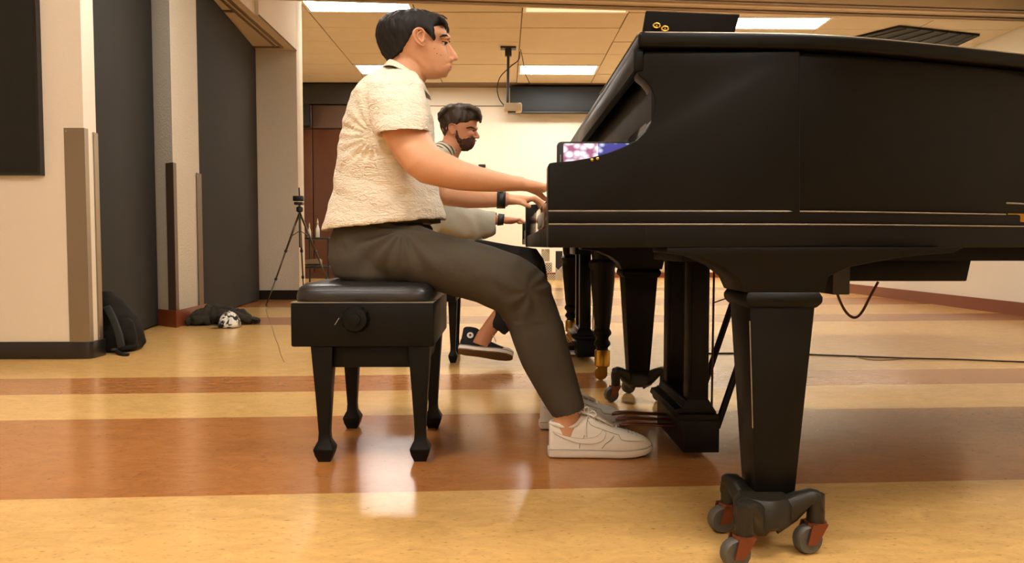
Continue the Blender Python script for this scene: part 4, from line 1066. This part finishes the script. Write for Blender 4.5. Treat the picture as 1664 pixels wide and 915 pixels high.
    if laces:
        lc = MB()
        for k in range(6):
            x = .118 + k * .0155; z = .127 - k * .0082
            lc.tube([Mx @ p for p in bez([(x, -.020, z - .014), (x + .004, -.012, z - .002), (x + .006, 0, z + .003), (x + .010, .012, z - .004), (x + .012, .020, z - .015)], 3)], .0026, 6)
        for pts in ([(.118, -.012, .125), (.106, -.02, .138), (.112, -.024, .150), (.120, -.020, .138), (.118, -.012, .126)], [(.118, -.012, .125), (.130, -.024, .138), (.140, -.03, .128), (.130, -.024, .118)], [(.118, -.014, .124), (.112, -.028, .115), (.108, -.036, .088), (.110, -.039, .066)], [(.118, .01, .125), (.125, .024, .138), (.135, .028, .12)]):
            lc.tube([Mx @ p for p in bez(pts, 5)], .0024, 6)
        lc.build('laces', 'lace', so, smooth=True)
    hs = MB()
    for i in range(3):
        for j in range(-2, 3):
            x = .235 + i * .012; y = j * .011
            hs.ball(Mx @ Vector((x, y, .0775 - i * .0045 - abs(j) * .0012)), (.0016, .0016, .001), 6, 5)
    hs.build('perforations', 'stitch', so)
    return so
p1 = person_one()
q = P(890, 748, 2.165)
sneaker(p1, q.x, 2.165, 0.001, L=.31)
sneaker(p1, P(876, 700, 2.50).x, 2.50, 0.001, L=.30, yaw=.05)

# ---------------- the bearded player behind
def person_two():
    t = thing('person', (-.35, 4.05, 0), 'bearded person in grey hooded top playing the second piano', 'person')
    YC = 4.05
    sk = [(175, 730, 760, .03), (179, 722, 769, .058), (186, 717, 774.5, .070), (194, 716, 775.5, .076), (202, 717, 775, .078), (209, 718, 774.5, .076), (213, 719, 771, .074), (218, 721, 770.5, .070), (224, 724, 771, .064), (230, 729, 770, .058), (236, 737, 768, .050), (241, 745, 764, .038), (244, 751, 759, .02)]
    b = MB(); b.loft(head_rings(sk, YC, n=32))
    b.tube([P(771, 211, YC), P(774, 217, YC), P(776, 221.5, YC)], [.007, .010, .012], 10); b.ball(P(776.6, 222.5, YC), .011, 10, 8)
    b.tube([P(768, 209.5, YC - .04), P(774, 208.5, YC - .02), P(775, 209, YC), P(774, 208.5, YC + .02), P(768, 209.5, YC + .04)], .007, 8)
    for s in (-1, 1):
        b.ball(P(764, 217, YC + s * .045), (.022, .014, .016)); b.ball(P(773.6, 223.5, YC + s * .012), (.008, .007, .007))
        def es(px, py, o):
            q = head_surf(sk, px, py, YC, o)
            if s > 0: q.y = 2 * YC - q.y
            return q
        b.tube([es(*p) for p in ((740, 208, .002), (739, 203, .008), (734, 200.5, .014), (729.5, 203, .016), (729, 209, .015), (732, 215, .011), (736, 219, .006), (740, 216, .003))], .0042, 8)
        b.loft([ring(es(734.5, 209, -.006), Vector((.014, 0, 0)), Vector((0, 0, .025)), 12), ring(es(734.5, 209, .006), Vector((.018, 0, 0)), Vector((0, 0, .03)), 12)])
    b.loft([rp(722, 214, 756, 228, YC, .055), rp(720, 226, 752, 240, YC, .058), rp(712, 240, 745, 256, YC, .07), rp(700, 252, 745, 268, YC, .11)])
    b.loft([rp(690, 250, 742, 262, YC, .14), rp(682, 300, 745, 300, YC, .15), rp(685, 380, 770, 380, YC, .15), rp(690, 420, 775, 420, YC, .16)])
    # arms down to the hands
    b.loft([rp(700, 262, 725, 258, YC - .19, .045), rp(704, 320, 728, 312, YC - .22, .043), rp(712, 362, 735, 345, YC - .22, .04), rp(760, 368, 762, 347, YC - .20, .034), rp(800, 366, 803, 349, YC - .17, .026), rp(816, 365, 818, 350, YC - .16, .027)])
    hand(b, P(814, 357.5, YC - .16), P(838, 358, YC - .15), +1, .742)
    b.loft([rp(700, 262, 725, 258, YC + .19, .045), rp(706, 320, 730, 312, YC + .22, .043), rp(716, 362, 738, 345, YC + .22, .04), rp(762, 368, 764, 349, YC + .20, .034), rp(806, 366, 808, 352, YC + .17, .026)])
    hand(b, P(806, 358, YC + .17), P(832, 359, YC + .16), -1, .742)
    # legs
    b.loft([rp(700, 395, 715, 430, 4.0, .07), rp(800, 400, 790, 428, 3.95, .06), rp(868, 408, 845, 432, 3.92, .05), rp(876, 430, 850, 440, 3.90, .047), rp(845, 490, 822, 478, 3.85, .04), rp(815, 530, 792, 518, 3.82, .03), rp(800, 550, 776, 540, 3.81, .027), rp(796, 565, 768, 556, 3.80, .028)])
    b.loft([rp(700, 395, 715, 430, 4.15, .07), rp(800, 400, 790, 428, 4.18, .06), rp(868, 408, 845, 432, 4.18, .05), rp(882, 430, 858, 440, 4.18, .047), rp(893, 490, 872, 490, 4.18, .04), rp(895, 548, 878, 548, 4.18, .03)])
    remesh(b.build('body', 'skin2', t), .0042, 3)
    # hair
    rows = [(169.5, 736, 754, .025, 800), (172, 727, 766, .052, 800), (176, 719, 774, .072, 800), (181, 715, 778.5, .082, 800), (187, 713.5, 780, .086, 800), (192, 713, 780.5, .087, 780), (197, 713.5, 779, .086, 775), (201, 714.5, 778, .083, 762), (206, 716, 776, .080, 745), (211, 717.5, 776, .077, 733), (217, 719.5, 772, .074, 727), (223, 722, 772, .068, 725)]
    h = MB(); h.loft(clipped(rows, YC))
    for k in range(11):
        dy = (k - 5) * .014; j = random.uniform(-2, 2)
        h.tube([P(748, 175 + abs(k - 5) * .5, YC + dy), P(762, 174 + j, YC + dy), P(776, 180 + j, YC + dy), P(781, 190 + j, YC + dy), P(780 + j, 199 + j, YC + dy)], [.014, .015, .013, .009, .003], 8)
    for k in range(8):
        dy = (k - 4) * .018
        h.tube([P(740, 174, YC + dy), P(726, 176, YC + dy), P(714, 186, YC + dy), P(712.5, 196 + k % 3, YC + dy)], [.014, .014, .011, .004], 8)
    remesh(h.build('hair', 'hair2', t), .005, 2, hairfn(.006, 42))
    # beard
    br = [(223.3, 724, 771.6, .066, 768), (225, 725, 772.3, .0665, 765), (227, 727, 772, .065, 760), (229, 729, 771.5, .063, 750), (232, 732, 771.5, .060, 743), (236, 738, 771, .054, 742), (241, 745, 767, .044, 744), (245, 750, 761, .025, 747)]
    bb = MB(); bb.loft(clipped(br, YC, right=False))
    for sd in (-1, 1):
        L_ = []
        for px, py, o_ in ((742, 208, -.003), (742.5, 215, -.003), (743, 222, -.004), (747, 229, -.004)):
            q = head_surf(sk, px, py, YC, o_)
            if sd > 0: q.y = 2 * YC - q.y
            L_.append(q)
        bb.tube(L_, [.003, .006, .010, .013], 10)
    remesh(bb.build('beard', 'beard', t), .004, 2, hairfn(.0045, 110))
    for s in (-1,):
        MB().ball(P(766.5, 212.5, YC + s * .030), .0105, 12, 8).build('eye', 'eyewhite', t, smooth=True)
        MB().ball(P(768.6, 213, YC + s * .033), .0062, 10, 7).build('iris', 'iris', t, smooth=True)
        MB().tube([head_surf(sk, 758, 208, YC, .003), head_surf(sk, 765, 206.5, YC, .005), head_surf(sk, 772, 208.5, YC, .008)], [.002, .0045, .003], 8).build('eyebrow', 'hair2', t, smooth=True)
    MB().tube([P(769, 228.6, YC - .018), P(772.2, 228.6, YC - .008), P(773, 228.6, YC), P(772.2, 228.6, YC + .008), P(769, 228.6, YC + .018)], [.002, .0045, .005, .0045, .002], 8).build('mouth', 'lip', t, smooth=True)
    # hooded top
    s = MB()
    s.loft([rp(704, 238, 738, 250, YC, .10), rp(694, 246, 742, 262, YC, .17), rp(685, 262, 744, 275, YC, .20), rp(680, 300, 748, 300, YC, .20), rp(678, 340, 762, 340, YC, .20), rp(676, 375, 780, 372, YC, .20), rp(674, 398, 786, 400, YC, .20), rp(680, 400, 780, 400, YC, .19), rp(690, 390, 770, 390, YC, .16)])
    for sd in (-1, 1):
        s.loft([rp(694, 254, 734, 256, YC + sd * .16, .06), rp(698, 300, 736, 290, YC + sd * .21, .065), rp(702, 345, 738, 325, YC + sd * .22, .065), rp(712, 378, 745, 335, YC + sd * .22, .062), rp(745, 386, 760, 338, YC + sd * .21, .055), rp(775, 389, 782, 341, YC + sd * .20, .05), rp(800, 385, 802, 344, YC + sd * .18, .043), rp(806, 379, 808, 346, YC + sd * .175, .038), rp(804, 374, 806, 349, YC + sd * .175, .030), rp(790, 370, 792, 352, YC + sd * .18, .024)])
    remesh(s.build('hooded_top', 'hoodie', t), .006, 4, lambda p, n: n * (noise.noise(p * 11) * .008 + .003 * sin((p.x + p.z * .7) * 60 + noise.noise(p * 6) * 4)))
    MB().loft([rp(716, 229, 746, 248, YC, .078), rp(706, 234, 742, 256, YC, .10), rp(700, 242, 740, 262, YC, .13), rp(698, 250, 738, 268, YC, .15)]).build('striped_collar', 'stripes', t, smooth=True)
    # black trousers
    tr = MB()
    tr.loft([rp(688, 395, 690, 440, YC, .17), rp(720, 390, 720, 440, YC, .17), rp(750, 392, 750, 440, YC, .15)])
    tr.loft([rp(700, 388, 705, 438, 3.98, .08), rp(785, 391, 785, 440, 3.95, .075), rp(840, 400, 830, 442, 3.93, .068), rp(872, 405, 840, 446, 3.91, .06), rp(884, 422, 845, 452, 3.90, .058), rp(876, 455, 832, 455, 3.88, .054), rp(848, 500, 808, 482, 3.85, .046), rp(829, 535, 800, 512, 3.82, .040), rp(820, 545, 788, 524, 3.82, .036), rp(817, 542, 792, 524, 3.82, .032), rp(822, 530, 800, 514, 3.83, .026)])
    tr.loft([rp(700, 390, 705, 438, 4.15, .08), rp(800, 396, 795, 438, 4.18, .07), rp(872, 404, 845, 440, 4.18, .06), rp(885, 425, 850, 450, 4.18, .056), rp(896, 490, 868, 490, 4.18, .048), rp(897, 540, 874, 540, 4.18, .042), rp(895, 538, 878, 538, 4.18, .036)])
    remesh(tr.build('trousers', 'trousers2', t), .006, 4, lambda p, n: n * noise.noise(p * 12) * .005)
    wt = MB(); A = rp(808, 367, 810, 347, YC - .165, .032); B = rp(818, 366, 820, 348, YC - .16, .032)
    wt.loft([A, B]); wt.build('wristwatch', 'watch', t, smooth=True)
    # high-top shoe, tilted so that its sole shows
    def hightop(o0, rot, L=.285):
        Mx = Matrix.Translation(o0) @ rot
        T = lambda r: [Mx @ p for p in r]
        def sec(x, w_, z0, z1, e=5): return ring(Vector((x, 0, (z0 + z1) / 2)), Vector((0, w_, 0)), Vector((0, 0, (z1 - z0) / 2)), 26, e)
        rows = [(.0, .020), (.006, .030), (.04, .035), (.10, .034), (.16, .040), (.21, .046), (.25, .041), (.275, .028), (.285, .012)]
        so = MB().loft([T(sec(x, w_, 0, .010)) for x, w_ in rows]).build('shoe', 'brownsole', t, smooth=False, auto=40, label='black canvas high-top with white rim and star patch')
        MB().loft([T(sec(x, w_ + .002, .006, .032, 6)) for x, w_ in rows]).build('foxing', 'whiterub', so, auto=40)
        MB().loft([T(sec(x, w_ + .0028, .024, .027, 8)) for x, w_ in rows]).build('pinstripe', 'canvas', so)
        up = MB(); up.loft([T(ring(Vector((x, 0, .028 + (zt - .028) * .35)), Vector((0, w_, 0)), Vector((0, 0, (zt - .028) * .65)), 26, 2.4)) for x, w_, zt in ((.004, .022, .07), (.02, .031, .10), (.06, .034, .105), (.10, .034, .10), (.14, .036, .085), (.18, .040, .068), (.215, .041, .055), (.25, .034, .045))])
        up.loft([T(ring(Vector((xc, 0, z)), Vector((hx, 0, 0)), Vector((0, w_, 0)), 20, 2.4)) for z, xc, hx, w_ in ((.06, .055, .05, .03), (.10, .052, .046, .032), (.135, .050, .044, .033), (.14, .050, .04, .03))])
        remesh(up.build('upper', 'canvas', so), .004, 3)
        MB().loft([T(ring(Vector((x, 0, .03)), Vector((0, w_, 0)), Vector((0, 0, h)), 20, 2.2)) for x, w_, h in ((.228, .043, .012), (.24, .043, .022), (.262, .036, .02), (.28, .02, .012), (.286, .008, .006))]).build('toe_cap', 'whiterub', so, smooth=True)
        lc = MB()
        for k in range(5):
            x = .105 + k * .02; z = .103 - k * .010
            lc.tube([Mx @ p for p in bez([(x, -.022, z - .012), (x + .004, 0, z + .004), (x + .008, .022, z - .012)], 3)], .003, 6)
        lc.tube([Mx @ p for p in bez([(.105, -.01, .105), (.14, -.05, .12), (.17, -.055, .09), (.19, -.05, .06)], 4)], .0022, 6)
        lc.build('laces', 'lace', so, smooth=True)
        pc = Vector((.052, -.0375, .085))
        MB().add([Mx @ (pc + Vector((.017 * cos(a * pi / 10), dy, .017 * sin(a * pi / 10)))) for dy in (0, -.002) for a in range(20)], [tuple(range(20)), tuple(range(20, 40))] + [(k, (k + 1) % 20, 20 + (k + 1) % 20, 20 + k) for k in range(20)]).build('ankle_patch', 'whiterub', so)
        v = []
        for dy in (-.0021, -.0035):
            for k in range(10):
                r_ = .0095 if k % 2 == 0 else .0042; a = pi / 2 + k * pi / 5; v.append(Mx @ (pc + Vector((r_ * cos(a), dy, r_ * sin(a)))))
        MB().add(v, [tuple(range(10)), tuple(range(10, 20))] + [(k, (k + 1) % 10, 10 + (k + 1) % 10, 10 + k) for k in range(10)]).build('star', 'canvas', so)
    hightop(P(744, 572, 3.80), Matrix.Rotation(R(9), 4, 'Y') @ Matrix.Rotation(R(-34), 4, 'X') @ Matrix.Rotation(R(-4), 4, 'Z'))
    hightop(Vector((.20, 4.18, .002)), Matrix.Rotation(0, 4, 'Z'))
    return t
person_two()

# ================================================================== SMALL THINGS ON THE LEFT
def backpack():
    yb = 4.42; base = P(205, 568, yb)
    t = thing('backpack', (base.x, yb, 0), 'black backpack slouched on the floor against the black fabric panel', 'backpack')
    b = MB()
    x = lambda px: P(px, 500, yb).x
    z = lambda py: P(200, py, yb).z
    b.loft([ring(Vector(((x(165) + x(222)) / 2, yb, .004)), Vector(((x(222) - x(165)) / 2, 0, 0)), Vector((0, .11, 0)), 28, 3.5),
            ring(Vector(((x(160) + x(228)) / 2, yb, .04)), Vector(((x(228) - x(160)) / 2, 0, 0)), Vector((0, .13, 0)), 28, 3.0),
            ring(Vector(((x(160) + x(226)) / 2, yb, .13)), Vector(((x(226) - x(160)) / 2, 0, 0)), Vector((0, .12, 0)), 28, 2.8),
            ring(Vector(((x(160) + x(215)) / 2, yb, .22)), Vector(((x(215) - x(160)) / 2, 0, 0)), Vector((0, .10, 0)), 28, 2.6),
            ring(Vector(((x(160) + x(196)) / 2, yb, .30)), Vector(((x(196) - x(160)) / 2, 0, 0)), Vector((0, .07, 0)), 28, 2.4),
            ring(Vector(((x(160) + x(180)) / 2, yb, .355)), Vector(((x(180) - x(160)) / 2, 0, 0)), Vector((0, .04, 0)), 28, 2.2)])
    b.ball((x(212), yb - .07, .10), (.07, .06, .10)); b.ball((x(190), yb - .09, .09), (.08, .05, .08))
    remesh(b.build('bag_body', 'nylon', t), .006, 4, lambda p, n: n * (noise.noise(p * 12) * .012))
    st = MB(); pts = bez([(x(186), yb - .09, .27), (x(202), yb - .13, .20), (x(214), yb - .155, .11), (x(219), yb - .165, .04)], 5)
    st.loft([ring(p, Vector((.022, 0, .008)), Vector((0, .006, 0)), 10, 4) for p in pts]); st.build('shoulder_strap', 'webbing', t, smooth=True)
    for pts in ([(x(206), yb - .15, .03), (x(222), yb - .16, .035), (x(234), yb - .15, .04), (x(243), yb - .15, .045)], [(x(210), yb - .16, .02), (x(220), yb - .2, .012), (x(232), yb - .23, .006), (x(240), yb - .24, .005)]):
        MB().loft([ring(p, Vector((0, .004, .011)), Vector((0, .012, .0)), 8, 4) for p in bez(pts, 4)]).build('loose_strap', 'nylon', t, smooth=True)
    MB().box((x(204), yb - .175, .02), (x(214), yb - .15, .034)).build('buckle', 'webbing', t, bevel=.003)
    MB().ball((x(163), yb - .06, z(471)), (.012, .01, .014)).build('zip_pull', 'fork', t, smooth=True)
backpack()
def jacket():
    yb = 5.95; t = thing('jacket', (P(365, 525, yb).x, yb, 0), 'dark jacket crumpled on the floor below the second black panel', 'jacket')
    X = lambda px: P(px, 520, yb).x
    b = MB()
    b.loft([ring(Vector((X(310), yb - .03, .03)), Vector((0, .05, 0)), Vector((0, 0, .024)), 18), ring(Vector((X(322), yb - .03, .055)), Vector((0, .14, 0)), Vector((0, 0, .05)), 18), ring(Vector((X(345), yb, .075)), Vector((0, .17, 0)), Vector((0, 0, .07)), 18), ring(Vector((X(370), yb, .065)), Vector((0, .16, 0)), Vector((0, 0, .060)), 18), ring(Vector((X(395), yb, .055)), Vector((0, .14, 0)), Vector((0, 0, .050)), 18), ring(Vector((X(412), yb, .03)), Vector((0, .08, 0)), Vector((0, 0, .026)), 18), ring(Vector((X(420), yb, .02)), Vector((0, .03, 0)), Vector((0, 0, .015)), 18)])
    b.tube([(X(315), yb - .16, .035), (X(335), yb - .19, .04), (X(355), yb - .17, .045)], [.03, .038, .03], 12)
    b.tube([(X(335), yb - .05, .10), (X(360), yb - .08, .125), (X(390), yb - .04, .10)], [.02, .025, .02], 12)
    remesh(b.build('cloth', 'nylon2', t), .006, 3, lambda p, n: n * (noise.noise(p * 11) * .022 + .008 * sin(p.x * 60 + noise.noise(p * 9) * 6) + noise.noise(p * 34) * .006))
    MB().loft([ring(p, Vector((0, .012, 0)), Vector((0, 0, .003)), 8, 4) for p in bez([(X(408), yb - .05, .05), (X(418), yb - .06, .035), (X(427), yb - .07, .03)], 4)]).build('strap', 'nylon', t)
jacket()
def cap():
    yb = 5.66; c = P(370, 528, yb); t = thing('cap', (c.x, yb, 0), 'white and black patterned cap lying on the crumpled jacket', 'cap')
    b = MB(); rings = []
    cx = P(373, 520, yb).x
    for k in range(8):
        a = k / 7 * pi / 2 * .96
        rings.append(ring(Vector((cx, yb, .006 + .115 * sin(a))), Vector((.078 * cos(a) + .004, 0, 0)), Vector((0, .085 * cos(a) + .004, 0)), 28))
    b.loft(rings); b.build('crown', 'capprint', t, smooth=True)
    for k in range(6):
        a = k * pi / 3
        MB().tube([(cx + (.079 * cos(q) + .004) * cos(a), yb + (.086 * cos(q) + .004) * sin(a), .007 + .116 * sin(q)) for q in [i * pi / 12 for i in range(6)]], .0012, 5).build('seam', 'stitch', t)
    MB().ball((cx, yb, .122), (.008, .008, .005), 8, 6).build('button', 'capprint', t)
    v = MB().loft([ring(Vector((cx - .045 - k * .022, yb - .05 - k * .012, .018 + .004 * k)), Vector((.02, -.05 + .006 * k, 0)), Vector((0, 0, .003)), 14) for k in range(4)])
    v.build('visor', 'nylon2', t, smooth=True)
    MB().loft([ring(Vector((cx - .035, yb - .078, .02)), Vector((.028, -.004, 0)), Vector((0, 0, .014)), 16), ring(Vector((cx - .035, yb - .086, .02)), Vector((.026, -.004, 0)), Vector((0, 0, .012)), 16)]).build('opening', 'black', t)
cap()
def tripod():
    yt = 7.9; hp_ = P(487, 345, yt); t = thing('tripod', (hp_.x, yt, 0), 'slim dark tripod standing by the white column edge', 'tripod')
    tx, ty = hp_.x, yt
    top = Vector((tx, ty, hp_.z))
    fl = P(433, 497, 7.7); fr = P(543, 452, 8.0)
    feet = [Vector((P(433, 497, 7.75).x, 7.75, 0)), None, None]
    dirR = (P(540, 445, 7.75) - P(492, 345, 7.75)); dirR = dirR / abs(dirR.z); feet[1] = Vector((tx + dirR.x * top.z * .93, 7.75, 0)); feet[2] = Vector((P(490, 470, 8.35).x, 8.45, 0))
    for f in feet:
        m1 = top.lerp(f, .42); m2 = top.lerp(f, .72)
        L = MB().tube([top, m1], .011, 8).build('leg', 'aluminium', t, smooth=True)
        MB().tube([m1, m2], .009, 8).build('leg_section', 'aluminium', L, smooth=True)
        MB().tube([m2, f + Vector((0, 0, .01))], .007, 8).build('leg_section', 'aluminium', L, smooth=True)
        for q in (m1, m2): MB().tube([q - (f - top) * .012, q + (f - top) * .012], .016, 8).build('clamp', 'black', L)
        MB().ball(f + Vector((0, 0, .012)), .012, 8, 6).build('rubber_foot', 'black', L)
        MB().tube([Vector((tx, ty, top.z * .80)), top.lerp(f, .20 + .06)], .005, 6).build('spreader', 'aluminium', t)
    MB().tube([(tx, ty, top.z * .62), (tx, ty, top.z + .10)], .012, 10).build('centre_column', 'aluminium', t)
    MB().lathe([(.02, .0), (.035, .01), (.035, .05), (.02, .06)], top, n=14).build('collar', 'black', t)
    z = P(487, 330, yt).z
    MB().box((tx - .05, ty - .04, z - .02), (tx + .04, ty + .04, z + .01)).box((tx - .065, ty - .03, z + .02), (tx + .045, ty + .03, z + .075)).build('head', 'black', t, bevel=.008)
    MB().tube([(tx, ty, z + .05), (tx - .003, ty, P(487, 305, yt).z)], .008, 8).build('handle', 'black', t)
tripod()
def cart():
    y = 10.2; A = P(494, 384, y); B = P(541, 384, y)
    t = thing('utility_cart', ((A.x + B.x) / 2, y, 0), 'dark utility cart with bottles behind the tripod', 'cart')
    zt = P(500, 386, y).z; zb = P(500, 432, y).z
    MB().box((A.x, y - .22, zt - .03), (B.x, y + .22, zt)).build('top_shelf', 'black', t, bevel=.006)
    MB().box((A.x, y - .22, zb - .03), (B.x, y + .22, zb)).build('lower_shelf', 'black', t, bevel=.006)
    for x in (A.x + .02, B.x - .02):
        for yy in (y - .2, y + .2): MB().tube([(x, yy, .05), (x, yy, zt)], .014, 8).build('post', 'black', t); MB().ball((x, yy, .03), .03, 10, 7).build('wheel', 'tyre', t)
    for i, (px, top, r) in enumerate(((503, 362, .022), (516.5, 355, .026))):
        q = P(px, 385, y); zz = P(px, top, y).z
        tt = thing('spray_bottle', (q.x, y, zt), ['shorter clear bottle left on the dark cart shelf', 'taller pale bottle with pointed nozzle on the cart shelf'][i], 'bottle', 'bottles on the cart')
        h = zz - zt
        MB().lathe([(r * .9, 0), (r, .005), (r, h * .42), (r * .45, h * .62), (r * .4, h * .68)], (q.x, y, zt + .001), n=14).build('body', 'bottle', tt, smooth=True)
        MB().lathe([(r * .5, h * .68), (r * .5, h * .8), (r * .15, h * .95), (r * .1, h)], (q.x, y, zt + .001), n=12).build('nozzle', 'plastic_w', tt, smooth=True)
    single('laptop', MB().add([P(496, 422, y), P(520, 420, y), P(520, 429, y), P(496, 429, y)] + [p + Vector((0, .12, -.02)) for p in (P(496, 422, y), P(520, 420, y), P(520, 429, y), P(496, 429, y))], [(0, 1, 2, 3), (7, 6, 5, 4), (0, 4, 5, 1), (1, 5, 6, 2), (2, 6, 7, 3), (3, 7, 4, 0)]), 'steel', 'grey folded laptop on the lower shelf of the cart', 'laptop')
cart()
def floor_pt(px, py, z=0.004):
    d = ray(px, py); k = (z - CH) / d.z; q = Vector((0, 0, CH)) + d * k; return q
single('floor_cable', MB().tube(bez([floor_pt(x, y) for x, y in ((1120, 574), (1180, 574), (1260, 572), (1320, 576), (1400, 579), (1480, 582), (1560, 584), (1664, 588), (1760, 590))], 5), .0042, 6), 'cable', 'black cable lying across the floor right of the piano leg', 'cable', 'cables on the floor')
single('floor_cable', MB().tube(bez([floor_pt(x, y, .002) for x, y in ((1390, 579), (1410, 584), (1440, 585), (1470, 583))], 5), .002, 6), 'floor_wire', 'thin tan wire looping off the black cable on the floor', 'cable', 'cables on the floor')
single('floor_cable', MB().tube(bez([floor_pt(x, y, .002) for x, y in ((432, 500), (436, 515), (442, 530), (447, 548), (452, 560), (456, 575), (462, 588))], 5), .0022, 6), 'floor_wire', 'thin tan wire trailing on the floor below the tripod foot', 'cable', 'cables on the floor')
